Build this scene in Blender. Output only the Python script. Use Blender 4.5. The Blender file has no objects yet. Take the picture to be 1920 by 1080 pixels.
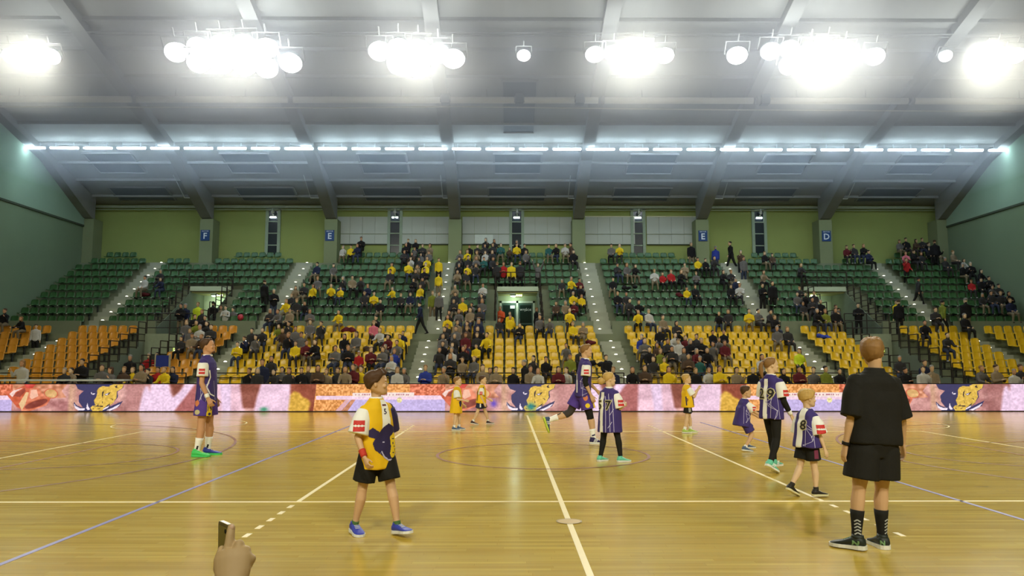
import bpy, bmesh, math, random
import numpy as np
from mathutils import Vector, Matrix, noise
from mathutils.bvhtree import BVHTree
R = math.radians
rnd = random.Random(7)
sc = bpy.context.scene
COL = sc.collection

# ---------------------------------------------------------------- camera, light, exposure
CAM_F, CAM_H, CAM_P, CAM_YAW = 1425.0, 1.553, 0.0994, 0.0068
cam = bpy.data.cameras.new('camera'); cam.sensor_width = 36; cam.lens = CAM_F / 1920 * 36
cam.clip_start = 0.05; cam.clip_end = 300
cob = bpy.data.objects.new('camera', cam); COL.objects.link(cob)
cob.location = (0, 0, CAM_H); cob.rotation_euler = (math.pi / 2 + CAM_P, 0, -CAM_YAW)
sc.camera = cob
sc.view_settings.view_transform = 'Standard'; sc.view_settings.look = 'None'
sc.view_settings.gamma = 1.0; sc.view_settings.use_curve_mapping = False
sc.view_settings.exposure = 0.0
w = bpy.data.worlds.new('World'); sc.world = w; w.use_nodes = True
w.node_tree.nodes['Background'].inputs[0].default_value = (0.5, 0.55, 0.6, 1)
w.node_tree.nodes['Background'].inputs[1].default_value = 0.02
XC, YC = 0.615, 13.274            # centre of the court
def spot(loc, aim, watt, angle, blend, col, size=0.6):
    l = bpy.data.lights.new('flood_beam', 'SPOT'); l.energy = watt; l.spot_size = R(angle); l.spot_blend = blend
    l.color = col; l.shadow_soft_size = size
    o = bpy.data.objects.new('flood_beam', l); COL.objects.link(o); o.location = loc
    o.rotation_euler = (Vector(aim) - Vector(loc)).to_track_quat('-Z', 'Y').to_euler()
    return o
def bulb(loc, watt, col, size=0.5):
    l = bpy.data.lights.new('flood_spill', 'POINT'); l.energy = watt; l.color = col; l.shadow_soft_size = size
    o = bpy.data.objects.new('flood_spill', l); COL.objects.link(o); o.location = loc
    return o
LW = (1.0, 0.97, 0.78)
# rows of floodlights over both long sides of the court, aimed at the floor
FAR_ROW = [(x, 30.95, 14.6) for x in (-19.4, -11.0, -3.7, 5.1, 12.8, 19.9)]
for x, y, z in FAR_ROW:
    spot((x, y, z), (x * 0.75, 11.0, 0), 7100, 70, 0.6, LW)
for x in (-20.5, -12.5, -4.3, 5.6, 14.0, 22.3):
    spot((x, -8.0, 15.2), (x * 0.75, 15.5, 0), 7100, 70, 0.7, LW)
# spill of the far row on the roof around each cluster
for x, k in ((-19.6, 1.1), (-12.6, 1.1), (-11.0, 1.3), (-9.5, 1.1), (-4.7, 1.2), (-3.0, 1.2), (0.7, 0.35), (4.3, 0.9), (5.8, 1.0), (9.5, 0.5), (11.3, 1.1), (13.0, 1.3), (15.0, 0.6), (17.9, 0.35), (20.0, 1.0)):
    bulb((x, 30.9, 14.62), 320 * k, (0.85, 0.93, 1.0))

# ---------------------------------------------------------------- materials
def lin(c):
    c = c / 255.0
    return c / 12.92 if c <= 0.04045 else ((c + 0.055) / 1.055) ** 2.4
def rgb(c): return (lin(c[0]), lin(c[1]), lin(c[2]), 1)
MATS = {}
def mk(name, c, rough=0.7, var=0.12, scale=8.0, bump=0.0, spec=0.3, metal=0.0, bscale=40.0, stretch=None):
    if name in MATS: return MATS[name]
    m = bpy.data.materials.new(name); m.use_nodes = True; nt = m.node_tree; N = nt.nodes; L = nt.links
    b = N['Principled BSDF']; b.inputs['Roughness'].default_value = rough; b.inputs['Metallic'].default_value = metal
    b.inputs['Specular IOR Level'].default_value = spec
    tc = N.new('ShaderNodeTexCoord'); src = tc.outputs['Object']
    if stretch:
        mp = N.new('ShaderNodeMapping'); mp.inputs['Scale'].default_value = stretch; L.new(src, mp.inputs[0]); src = mp.outputs[0]
    n = N.new('ShaderNodeTexNoise'); n.inputs['Scale'].default_value = scale; n.inputs['Detail'].default_value = 4
    L.new(src, n.inputs['Vector'])
    mx = N.new('ShaderNodeMix'); mx.data_type = 'RGBA'
    base = rgb(c)
    mx.inputs[6].default_value = tuple(max(0, v * (1 - var)) for v in base[:3]) + (1,)
    mx.inputs[7].default_value = tuple(min(1, v * (1 + var)) for v in base[:3]) + (1,)
    L.new(n.outputs['Fac'], mx.inputs[0]); L.new(mx.outputs[2], b.inputs['Base Color'])
    if bump:
        n2 = N.new('ShaderNodeTexNoise'); n2.inputs['Scale'].default_value = bscale; L.new(src, n2.inputs['Vector'])
        bp = N.new('ShaderNodeBump'); bp.inputs['Strength'].default_value = bump; bp.inputs['Distance'].default_value = 0.01
        L.new(n2.outputs['Fac'], bp.inputs['Height']); L.new(bp.outputs[0], b.inputs['Normal'])
    MATS[name] = m; return m
def emit(name, c, s, sample=True):
    if name in MATS: return MATS[name]
    m = bpy.data.materials.new(name); m.use_nodes = True; nt = m.node_tree
    b = nt.nodes['Principled BSDF']; b.inputs['Base Color'].default_value = (0.8, 0.8, 0.8, 1)
    b.inputs['Emission Color'].default_value = rgb(c); b.inputs['Emission Strength'].default_value = s
    if not sample: m.cycles.emission_sampling = 'NONE'
    MATS[name] = m; return m

# ---------------------------------------------------------------- mesh helpers
class MB:
    def __init__(s): s.v = []; s.f = []; s.m = []; s.cur = 0
    def add(s, vs, fs):
        o = len(s.v); s.v += [tuple(v) for v in vs]
        for f in fs: s.f.append(tuple(i + o for i in f)); s.m.append(s.cur)
        return s
    def box(s, x0, x1, y0, y1, z0, z1):
        vs = [(x, y, z) for x in (x0, x1) for y in (y0, y1) for z in (z0, z1)]
        return s.add(vs, [(0, 1, 3, 2), (4, 6, 7, 5), (0, 4, 5, 1), (2, 3, 7, 6), (0, 2, 6, 4), (1, 5, 7, 3)])
    def prism(s, pts, axis, a, b):
        def mk3(p, t):
            return {'x': (t, p[0], p[1]), 'y': (p[0], t, p[1]), 'z': (p[0], p[1], t)}[axis]
        n = len(pts); vs = [mk3(p, a) for p in pts] + [mk3(p, b) for p in pts]
        fs = [tuple(range(n)), tuple(range(2 * n - 1, n - 1, -1))] + [(i, i + n, (i + 1) % n + n, (i + 1) % n) for i in range(n)]
        return s.add(vs, fs)
    def tube(s, p0, p1, r0, r1=None, n=8):
        p0 = Vector(p0); p1 = Vector(p1); r1 = r0 if r1 is None else r1
        d = (p1 - p0).normalized(); a = d.orthogonal().normalized(); b = d.cross(a)
        vs = []
        for p, r in ((p0, r0), (p1, r1)):
            for i in range(n):
                t = 2 * math.pi * i / n; vs.append(p + a * (r * math.cos(t)) + b * (r * math.sin(t)))
        fs = [(i, (i + 1) % n, (i + 1) % n + n, i + n) for i in range(n)] + [tuple(range(n - 1, -1, -1)), tuple(range(n, 2 * n))]
        return s.add(vs, fs)
    def path(s, pts, r, n=6):
        for a, b in zip(pts[:-1], pts[1:]): s.tube(a, b, r, r, n)
        return s
    def rings(s, rs):
        n = len(rs[0]); vs = [p for r in rs for p in r]; fs = []
        for k in range(len(rs) - 1):
            for i in range(n):
                j = (i + 1) % n; fs.append((k * n + i, k * n + j, (k + 1) * n + j, (k + 1) * n + i))
        fs.append(tuple(range(n - 1, -1, -1))); fs.append(tuple(range((len(rs) - 1) * n, len(rs) * n)))
        return s.add(vs, fs)
    def limb(s, p0, p1, prof, side=None, n=14):
        """tapered tube; prof = (t, radius across, radius fore-aft, offset across, offset fore)"""
        p0 = Vector(p0); p1 = Vector(p1); d = p1 - p0; u = d.normalized()
        sd = Vector(side) if side is not None else u.orthogonal()
        sd = (sd - u * sd.dot(u)).normalized(); fr = u.cross(sd)
        rs = []
        for q in prof:
            t, rx, ry = q[0], q[1], q[2]; ox = q[3] if len(q) > 3 else 0; oy = q[4] if len(q) > 4 else 0
            c = p0 + d * t + sd * ox + fr * oy
            rs.append([c + sd * (rx * math.cos(2 * math.pi * i / n)) + fr * (ry * math.sin(2 * math.pi * i / n)) for i in range(n)])
        return s.rings(rs)
    def ell(s, c, r, M=None, nu=14, nv=9):
        c = Vector(c); M = M or Matrix.Identity(3); rs = []
        for k in range(nv):
            ph = -math.pi / 2 + math.pi * (k + 0.35) / (nv - 0.3)
            ph = max(-1.5, min(1.5, ph))
            rs.append([c + M @ Vector((r[0] * math.cos(ph) * math.cos(2 * math.pi * i / nu), r[1] * math.cos(ph) * math.sin(2 * math.pi * i / nu), r[2] * math.sin(ph))) for i in range(nu)])
        return s.rings(rs)
    def mesh(s, name, mats, smooth=False):
        me = bpy.data.meshes.new(name); me.from_pydata(s.v, [], s.f)
        for m in (mats if isinstance(mats, (list, tuple)) else [mats]): me.materials.append(m)
        if s.m and max(s.m) > 0: me.polygons.foreach_set('material_index', s.m)
        if smooth: me.polygons.foreach_set('use_smooth', [True] * len(s.f))
        bm = bmesh.new(); bm.from_mesh(me); bmesh.ops.recalc_face_normals(bm, faces=bm.faces[:]); bm.to_mesh(me); bm.free()
        me.update(); return me
    def build(s, name, mats, parent=None, smooth=False, loc=None):
        return link(name, s.mesh(name, mats, smooth), parent, loc)
def link(name, me, parent=None, loc=None):
    o = bpy.data.objects.new(name, me); COL.objects.link(o)
    if parent is not None: o.parent = parent
    if loc is not None: o.location = loc
    return o
def tag(o, label=None, cat=None, group=None, kind=None):
    for k, v in (('label', label), ('category', cat), ('group', group), ('kind', kind)):
        if v: o[k] = v
    return o
def empty(name, loc, label=None, cat=None, group=None, kind=None, rz=0):
    o = bpy.data.objects.new(name, None); COL.objects.link(o); o.location = loc; o.rotation_euler = (0, 0, rz)
    o.empty_display_size = 0.1
    return tag(o, label, cat, group, kind)
def struct(name, mb, m, parent=None, smooth=False):
    o = mb.build(name, m, parent, smooth)
    if parent is None: o['kind'] = 'structure'
    return o
def remeshed(mb, name, mats, voxel, smooth=3, fac=0.5):
    me = bpy.data.meshes.new('tmp'); me.from_pydata(mb.v, [], mb.f)
    bm = bmesh.new(); bm.from_mesh(me); bmesh.ops.recalc_face_normals(bm, faces=bm.faces[:]); bm.to_mesh(me); bm.free()
    o = bpy.data.objects.new('tmp', me); COL.objects.link(o)
    r = o.modifiers.new('r', 'REMESH'); r.mode = 'VOXEL'; r.voxel_size = voxel; r.use_smooth_shade = True
    if smooth:
        sm = o.modifiers.new('s', 'SMOOTH'); sm.iterations = smooth; sm.factor = fac
    dg = bpy.context.evaluated_depsgraph_get()
    out = bpy.data.meshes.new_from_object(o.evaluated_get(dg)); out.name = name
    bpy.data.objects.remove(o); bpy.data.meshes.remove(me)
    out.materials.clear()
    for m in (mats if isinstance(mats, (list, tuple)) else [mats]): out.materials.append(m)
    out.polygons.foreach_set('use_smooth', [True] * len(out.polygons))
    return out
def ground(px, py, z=0.0):
    """world point on the height z seen at pixel px, py"""
    x = (px - 960) / CAM_F; v = (540 - py) / CAM_F
    fy = math.cos(CAM_P) - v * math.sin(CAM_P); fz = math.sin(CAM_P) + v * math.cos(CAM_P)
    t = (z - CAM_H) / fz; X, Y = x * t, fy * t
    return Vector((X * math.cos(CAM_YAW) + Y * math.sin(CAM_YAW), -X * math.sin(CAM_YAW) + Y * math.cos(CAM_YAW), z))
def at(px, py, Y):
    """world point at depth Y behind pixel px, py"""
    x = (px - 960) / CAM_F; v = (540 - py) / CAM_F
    fy = math.cos(CAM_P) - v * math.sin(CAM_P); fz = math.sin(CAM_P) + v * math.cos(CAM_P)
    wx = x * math.cos(CAM_YAW) + fy * math.sin(CAM_YAW); wy = -x * math.sin(CAM_YAW) + fy * math.cos(CAM_YAW)
    t = Y / wy
    return Vector((wx * t, Y, CAM_H + fz * t))
def pix(X, Y, Z):
    x = X * math.cos(CAM_YAW) - Y * math.sin(CAM_YAW); y = X * math.sin(CAM_YAW) + Y * math.cos(CAM_YAW); z = Z - CAM_H
    f = y * math.cos(CAM_P) + z * math.sin(CAM_P); u = -y * math.sin(CAM_P) + z * math.cos(CAM_P)
    return 960 + CAM_F * x / f, 540 - CAM_F * u / f
def text_mesh(txt, size, font_bold=False):
    cu = bpy.data.curves.new('t', 'FONT'); cu.body = txt; cu.size = size; cu.align_x = 'CENTER'; cu.align_y = 'CENTER'; cu.resolution_u = 2
    if font_bold: cu.offset = size * 0.02
    o = bpy.data.objects.new('t', cu); COL.objects.link(o)
    me = bpy.data.meshes.new_from_object(o.evaluated_get(bpy.context.evaluated_depsgraph_get()))
    bpy.data.objects.remove(o); bpy.data.curves.remove(cu)
    return me
def text_polys(txt, size, bold=False):
    me = text_mesh(txt, size, bold)
    out = [[(me.vertices[i].co.x, me.vertices[i].co.y) for i in p.vertices] for p in me.polygons]
    bpy.data.meshes.remove(me); return out
def text_obj(name, txt, size, m, parent, loc, rot=(math.pi / 2, 0, 0), bold=False, wide=1.0):
    me = text_mesh(txt, size, bold); me.materials.clear(); me.materials.append(m)
    o = link(name, me, parent, loc); o.rotation_euler = rot; o.scale = (wide, 1, 1)
    return o
LENS_GLOW = 0.075  # scattering density of the added lens glow volume
# ---------------------------------------------------------------- the hall: floor
WL, WR, WB, WF = XC - 26.7, XC + 26.7, 47.4, -21.0
def roof_z(y): return 11.55 + 0.3 * (47.4 - y) if y > YC else 11.55 + 0.3 * (47.4 - YC) - 0.3 * (YC - y)
def wood_floor():
    m = bpy.data.materials.new('parquet'); m.use_nodes = True; nt = m.node_tree; N = nt.nodes; L = nt.links
    b = N['Principled BSDF']; tc = N.new('ShaderNodeTexCoord')
    bk = N.new('ShaderNodeTexBrick'); bk.offset = 0.0; bk.offset_frequency = 2
    bk.inputs['Scale'].default_value = 1.0; bk.inputs['Brick Width'].default_value = 0.9; bk.inputs['Row Height'].default_value = 0.068
    bk.inputs['Mortar Size'].default_value = 0.0015; bk.inputs['Bias'].default_value = 0.1
    bk.inputs['Color1'].default_value = rgb((208, 182, 78)); bk.inputs['Color2'].default_value = rgb((190, 160, 60)); bk.inputs['Mortar'].default_value = rgb((172, 138, 46))
    # every row of strips is shifted by its own random amount
    sx = N.new('ShaderNodeSeparateXYZ'); L.new(tc.outputs['Object'], sx.inputs[0])
    dv = N.new('ShaderNodeMath'); dv.operation = 'DIVIDE'; dv.inputs[1].default_value = 0.068; L.new(sx.outputs[1], dv.inputs[0])
    fl_ = N.new('ShaderNodeMath'); fl_.operation = 'FLOOR'; L.new(dv.outputs[0], fl_.inputs[0])
    wn = N.new('ShaderNodeTexWhiteNoise'); wn.noise_dimensions = '1D'; L.new(fl_.outputs[0], wn.inputs['W'])
    ad = N.new('ShaderNodeMath'); ad.operation = 'ADD'; L.new(sx.outputs[0], ad.inputs[0]); L.new(wn.outputs['Value'], ad.inputs[1])
    cx_ = N.new('ShaderNodeCombineXYZ'); L.new(ad.outputs[0], cx_.inputs[0]); L.new(sx.outputs[1], cx_.inputs[1])
    L.new(cx_.outputs[0], bk.inputs['Vector'])
    mp = N.new('ShaderNodeMapping'); mp.inputs['Scale'].default_value = (0.55, 14.7, 1); L.new(tc.outputs['Object'], mp.inputs[0])
    n = N.new('ShaderNodeTexNoise'); n.inputs['Scale'].default_value = 1.0; n.inputs['Detail'].default_value = 3; L.new(mp.outputs[0], n.inputs['Vector'])
    cr = N.new('ShaderNodeValToRGB'); cr.color_ramp.elements[0].position = 0.3; cr.color_ramp.elements[0].color = (0.78, 0.74, 0.66, 1)
    cr.color_ramp.elements[1].position = 0.7; cr.color_ramp.elements[1].color = (1.08, 1.06, 1.02, 1); L.new(n.outputs['Fac'], cr.inputs[0])
    mx = N.new('ShaderNodeMix'); mx.data_type = 'RGBA'; mx.blend_type = 'MULTIPLY'; mx.inputs[0].default_value = 1.0
    L.new(bk.outputs['Color'], mx.inputs[6]); L.new(cr.outputs[0], mx.inputs[7]); L.new(mx.outputs[2], b.inputs['Base Color'])
    n2 = N.new('ShaderNodeTexNoise'); n2.inputs['Scale'].default_value = 0.8; n2.inputs['Detail'].default_value = 5; L.new(tc.outputs['Object'], n2.inputs['Vector'])
    mr = N.new('ShaderNodeMapRange'); mr.inputs['To Min'].default_value = 0.14; mr.inputs['To Max'].default_value = 0.22
    L.new(n2.outputs['Fac'], mr.inputs['Value']); L.new(mr.outputs[0], b.inputs['Roughness'])
    b.inputs['Specular IOR Level'].default_value = 0.42
    return m
floor = struct('floor', MB().box(WL - 0.4, WR + 0.4, WF - 0.4, 30.4, -0.2, 0), wood_floor())
Mline = mk('line_cream', (240, 222, 170), 0.35, 0.05, spec=0.5)
Mblue = mk('line_violet_blue', (120, 110, 170), 0.35, 0.06, spec=0.5)
Mbrown = mk('line_red_brown', (140, 78, 44), 0.35, 0.06, spec=0.5)
LZ = 0.003
def court_line(x0, y0, x1, y1, m, wd=0.05, name='court_line'):
    d = Vector((x1 - x0, y1 - y0, 0)); u = d.normalized(); nrm = Vector((-u.y, u.x, 0)) * (wd / 2)
    a, b = Vector((x0, y0, 0)), Vector((x1, y1, 0)); z = Vector((0, 0, LZ))
    c = [a - nrm, b - nrm, b + nrm, a + nrm]
    mb = MB(); mb.add([p + z for p in c] + [p + Vector((0, 0, -0.002)) for p in c], [(0, 1, 2, 3), (0, 4, 5, 1), (1, 5, 6, 2), (2, 6, 7, 3), (3, 7, 4, 0)])
    return mb.build(name, m, floor)
def court_arc(cx, cy, r, a0, a1, m, wd=0.05, n=72, name='court_arc', dz=0.0006):
    mb = MB(); vs = []; fs = []
    for i in range(n + 1):
        t = R(a0 + (a1 - a0) * i / n)
        for q in (r - wd / 2, r + wd / 2): vs.append((cx + q * math.cos(t), cy + q * math.sin(t), LZ + dz))
    for i in range(n): fs.append((2 * i, 2 * i + 1, 2 * i + 3, 2 * i + 2))
    return mb.add(vs, fs).build(name, m, floor)
court_line(XC - 9, YC - 4.475, XC + 9, YC - 4.475, Mline)
court_line(XC - 9, YC + 4.475, XC + 9, YC + 4.475, Mline)
court_line(XC, YC - 4.45, XC, YC + 4.45, Mline, 0.055); court_line(XC, YC - 4.5, XC, YC - 9.98, Mline, 0.055); court_line(XC, YC + 4.5, XC, YC + 9.98, Mline, 0.055)
for s in (-1, 1):
    court_line(XC + s * 8.975, YC - 4.45, XC + s * 8.975, YC + 4.45, Mline)
    court_line(XC + s * 2.975, YC - 4.45, XC + s * 2.975, YC + 4.45, Mline)
    for k in range(5):
        for q in (-1, 1):
            y = YC + q * (4.5 + 0.26 + 0.35 * k)
            court_line(XC + s * 2.975, y - 0.075, XC + s * 2.975, y + 0.075, Mline, 0.05, 'line_dash')
    court_line(XC + s * 4.55, 3.0, XC + s * 4.55, 20.5, Mblue, 0.05)
    fx = XC + s * (14 - 5.8)
    court_arc(fx, YC, 1.8, 90 if s > 0 else -90, 270 if s > 0 else 90, Mbrown)
    court_line(fx, YC - 1.8, fx, YC + 1.8, Mbrown)
    court_line(fx, YC - 1.8, XC + s * 14, YC - 3.0, Mbrown); court_line(fx, YC + 1.8, XC + s * 14, YC + 3.0, Mbrown)
    court_arc(XC + s * 12.425, YC, 6.75, 90 if s > 0 else -90, 270 if s > 0 else 90, Mbrown)
    court_arc(XC + s * 9.0, YC + 6.6, 1.6, 0, 360, Mline, 0.04)
court_arc(XC, YC, 1.8, 0, 360, Mbrown)
disc = ground(1067, 978)
MB().tube((disc.x, disc.y, -0.01), (disc.x, disc.y, 0.004), 0.115, 0.115, 28).build('floor_socket_cover', mk('socket_wood', (190, 160, 100), 0.4), floor)
court_arc(disc.x, disc.y, 0.122, 0, 360, mk('socket_ring', (150, 130, 90), 0.4), 0.012, 32, 'socket_ring', 0.002)

# ---------------------------------------------------------------- walls, roof
def wall_mat(name, c):
    return mk(name, c, 0.85, 0.10, 0.5, bump=0.15, spec=0.15, bscale=12)
Mwall = wall_mat('wall_lime', (150, 160, 92)); Mside = wall_mat('wall_side', (122, 138, 108)); Msideu = wall_mat('wall_side_upper', (142, 164, 140))
struct('wall_back', MB().box(WL - 0.3, WR + 0.3, WB, WB + 0.3, 0, 11.75), Mwall)
for nm, x0, x1, xi, sg in (('wall_left', WL - 0.3, WL, WL, 1), ('wall_right', WR, WR + 0.3, WR, -1)):
    mb = MB(); mb.box(x0, x1, WF, WB, 0, 10.0)
    wl = struct(nm, mb, Mside)
    up = MB(); ys = [WF, YC, WB]
    up.prism([(y, 10.0) for y in ys] + [(y, roof_z(y) + 0.2) for y in reversed(ys)], 'x', xi - sg * 0.28, xi + sg * 0.04)
    up.build('upper_panel', Msideu, wl)
    MB().box(min(xi, xi + sg * 0.07), max(xi, xi + sg * 0.07), WF, WB, 9.95, 10.06).build('ledge', mk('ledge_dark', (70, 78, 60), 0.8), wl)
struct('wall_front', MB().box(WL - 0.3, WR + 0.3, WF - 0.3, WF, 0, 11.4), Mwall)
Mroof = mk('roof_sheet', (150, 150, 143), 0.8, 0.10, 0.6, bump=0.25, spec=0.2, bscale=3, stretch=(6, 0.3, 1))
mb = MB()
zr = roof_z(YC)
mb.prism([(WB + 0.3, roof_z(WB + 0.3)), (YC, zr), (WF - 0.3, roof_z(WF - 0.3)), (WF - 0.3, roof_z(WF - 0.3) + 0.3), (YC, zr + 0.3), (WB + 0.3, roof_z(WB + 0.3) + 0.3)], 'x', WL - 0.3, WR + 0.3)
ceiling = struct('ceiling', mb, Mroof)
Mpurl = mk('purlin_grey', (140, 140, 134), 0.8)
for k in range(11):
    y = 46.2 - k * 1.85
    MB().box(WL, WR, y - 0.07, y + 0.07, roof_z(y) - 0.14, roof_z(y) + 0.01).build('purlin', Mpurl, ceiling)
Mdark = mk('roof_hatch_dark', (86, 94, 96), 0.7, 0.1)
BAYS = [XC + 7.66 * k for k in (-3, -2, -1, 0, 1, 2, 3)]
for bx in BAYS:
    for (y0, y1, hw) in ((45.2, 46.75, 1.75), (41.6, 43.6, 1.35), (35.4, 39.6, 0.85)):
        if abs(bx - XC) > 3 and y1 < 41: continue
        pts = [(y0, roof_z(y0) - 0.05), (y1, roof_z(y1) - 0.05), (y1, roof_z(y1) + 0.02), (y0, roof_z(y0) + 0.02)]
        p = MB().prism(pts, 'x', bx - hw, bx + hw).build('roof_hatch', Mdark, ceiling)
        fr = MB()
        for e in (-1, 1): fr.prism([(y0, roof_z(y0) - 0.09), (y1, roof_z(y1) - 0.09), (y1, roof_z(y1) + 0.01), (y0, roof_z(y0) + 0.01)], 'x', bx + e * hw - 0.05, bx + e * hw + 0.05)
        for yy in (y0, y1): fr.box(bx - hw, bx + hw, yy - 0.05, yy + 0.05, roof_z(yy) - 0.09, roof_z(yy) + 0.01)
        fr.build('hatch_frame', Mpurl, p)
# girders with haunches on the pillars
Mgird = mk('girder_concrete', (134, 134, 128), 0.85, 0.12, 1.5)
Mpil = mk('pillar_paint', (132, 140, 102), 0.85, 0.08, 1.0)
GX = [XC + 7.65 * (k - 3.5) for k in range(8)]
for i, gx in enumerate(GX):
    d = 1.15
    pts = [(46.6, 10.45), (46.2, 10.5), (44.9, roof_z(44.9) - d), (41.6, roof_z(41.6) - 0.42), (YC, roof_z(YC) - 0.42), (-20.0, roof_z(-20.0) - 0.5), (-20.6, 9.9), (-20.9, 9.9), (-20.9, roof_z(-20.9)), (YC, roof_z(YC)), (46.6, roof_z(46.6))]
    if i in (0, 7): gx += 0.32 if i == 0 else -0.32
    g = struct('roof_girder', MB().prism(pts, 'x', gx - 0.32, gx + 0.32), Mgird)
    struct('pillar', MB().box(gx - 0.4, gx + 0.4, 46.35, WB, 7.2, 10.45), Mpil)
    # white pipe loop hanging beside the girder
    if i < 4: xo = gx - 0.42
    else: xo = gx + 0.42
    px = [-1.0, -0.05] if i < 4 else [0.05, 1.0]
    a, b = Vector((gx + px[0] - (0.0 if i < 4 else 0.0), 45.2, 11.55)), Vector((gx + px[1], 45.2, 11.55))
    ceil = 12.1
    if i < 4: a = Vector((gx - 1.1, 45.6, 11.6)); b = Vector((gx - 0.38, 45.6, 11.6))
    else: a = Vector((gx + 0.38, 45.6, 11.6)); b = Vector((gx + 1.1, 45.6, 11.6))
    if i in (3, 4): a.x, b.x = gx - 0.7, gx - 0.05
    nm = ['leftmost roof beam', 'beam above the F sign', 'beam above the left E sign', 'beam left of the central doors', 'beam right of the central doors', 'beam above the right E sign', 'beam above the D sign', 'rightmost roof beam'][i]
    t = empty('hanging_pipe_loop', (a.x, a.y, a.z), 'thin white pipe loop hanging beside the ' + nm, 'pipe', 'white pipe loops under the roof')
    wdt = b.x - a.x
    MB().path([(0, 0, 0), (wdt, 0, 0)], 0.03).build('pipe_bottom', mk('pipe_white', (205, 208, 200), 0.5), t)
    MB().path([(0, 0, 0), (0, -1.7, roof_z(43.9) - a.z)], 0.025).build('pipe_drop', MATS['pipe_white'], t)
    MB().path([(wdt, 0, 0), (wdt, -1.2, roof_z(44.4) - a.z)], 0.025).build('pipe_drop', MATS['pipe_white'], t)
MB_b = MB().box(WL, WR, WB - 0.16, WB, 11.32, 11.48); struct('trim_1', MB_b, mk('trim_pale', (150, 156, 130), 0.7))
struct('trim_2', MB().path([(WL, WB - 0.2, 11.2), (WR, WB - 0.2, 11.2)], 0.03), MATS['trim_pale'])

# windows in the back wall, an added glowing tube imitates a strip light reflection in each upper pane
Mfr = mk('window_frame_grey', (150, 165, 140), 0.6); Mpane = mk('window_pane_dark', (34, 44, 48), 0.12, 0.1, spec=0.5)
Mglow = emit('reflection_glow', (235, 245, 255), 9.0, False)  # glow standing in for strip lights mirrored in the panes
WX = [XC + 7.67 * k for k in (-2, -1, 0, 1, 2)]
for i, wx in enumerate(WX):
    wn = empty('window_%d' % (i + 1), (wx, WB, 8.35), kind='structure')
    f = MB(); h = 2.95
    for s in (-1, 1): f.box(s * 0.38 - 0.09, s * 0.38 + 0.09, -0.12, 0.02, 0, h)
    f.box(-0.47, 0.47, -0.12, 0.02, h - 0.12, h); f.build('window_frame', Mfr, wn)
    zs = [0.0, 0.62, 1.38, 2.12, h - 0.12]
    for k in range(4):
        MB().box(-0.29, 0.29, -0.035, -0.005, zs[k] + 0.02, zs[k + 1] - 0.02).build('pane', Mpane, wn)
        if k: MB().box(-0.3, 0.3, -0.08, 0.0, zs[k] - 0.03, zs[k] + 0.03).build('mullion', Mfr, wn)
    tl = empty('reflection_tube', (wx, WB - 0.13, 8.35 + 2.38), 'glowing tube imitating a lamp reflection in the top pane of the ' + ['first', 'second', 'middle', 'fourth', 'fifth'][i] + ' slot window', 'lamp', 'glowing reflection tubes at the slot windows')
    MB().box(-0.2, 0.2, 0.02, 0.09, 0.02, 0.09).build('housing', Mfr, tl)  # backing box of the added reflection tube, no real fixture
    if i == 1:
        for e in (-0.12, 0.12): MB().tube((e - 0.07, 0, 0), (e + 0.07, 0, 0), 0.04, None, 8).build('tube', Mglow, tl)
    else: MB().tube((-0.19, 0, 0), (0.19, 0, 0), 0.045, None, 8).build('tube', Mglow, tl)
    # small alarm horn on the trim over the window
    hn = empty('alarm_horn', (wx + 0.03, WB - 0.36, 11.0), 'small pale alarm horn on the ledge over the ' + ['first', 'second', 'middle', 'fourth', 'fifth'][i] + ' slot window', 'alarm', 'alarm horns over the windows')
    MB().limb((0, 0, -0.06), (0, 0, 0.26), [(0, .05, .05), (.15, .1, .1), (.45, .09, .09), (.6, .04, .04), (1, .02, .02)], n=12).build('horn_body', MATS['pipe_white'], hn, True)
    MB().tube((0, 0, -0.12), (0, 0.2, -0.12), 0.03).build('bracket', MATS['trim_pale'], hn)
# white boards hung on the back wall
Mboard = mk('board_white', (188, 192, 178), 0.8, 0.06, 0.7)
bp = [(633, 727), (750, 842), (867, 957), (980, 1072), (1097, 1190), (1212, 1305)]
nm6 = ['right of the left E sign', 'right of the second slot window', 'left of the middle slot window', 'right of the middle slot window', 'left of the fourth slot window', 'left of the right E sign']
for i, (a, b) in enumerate(bp):
    x0, x1 = at(a, 432, WB).x, at(b, 432, WB).x
    t = empty('wall_board', ((x0 + x1) / 2, WB - 0.06, 9.05), 'large blank white board on the back wall, ' + nm6[i], 'board', 'white boards on the back wall')
    hw = (x1 - x0) / 2; nseg = 4
    for k in range(nseg):
        for (z0, z1) in ((0.0, 0.62), (0.64, 1.74)):
            xa = -hw + 2 * hw * k / nseg
            MB().box(xa + 0.006, xa + 2 * hw / nseg - 0.006, -0.03, 0.03, z0 + 0.01, z1 - 0.005).build('panel', Mboard, t)
    MB().box(-hw, hw, -0.05, 0.05, -0.05, 0.0).build('rail', MATS['ledge_dark'], t)
    if i == 2: MB().box(-0.72, 0.42, -0.05, -0.03, 0.04, 0.6).build('patch', mk('patch_white', (214, 220, 206), 0.7), t)
    if i >= 4: MB().box(-hw, hw, -0.06, 0.0, 1.74, 1.79).build('light_edge', mk('edge_cream', (235, 232, 200), 0.5), t)
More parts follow.
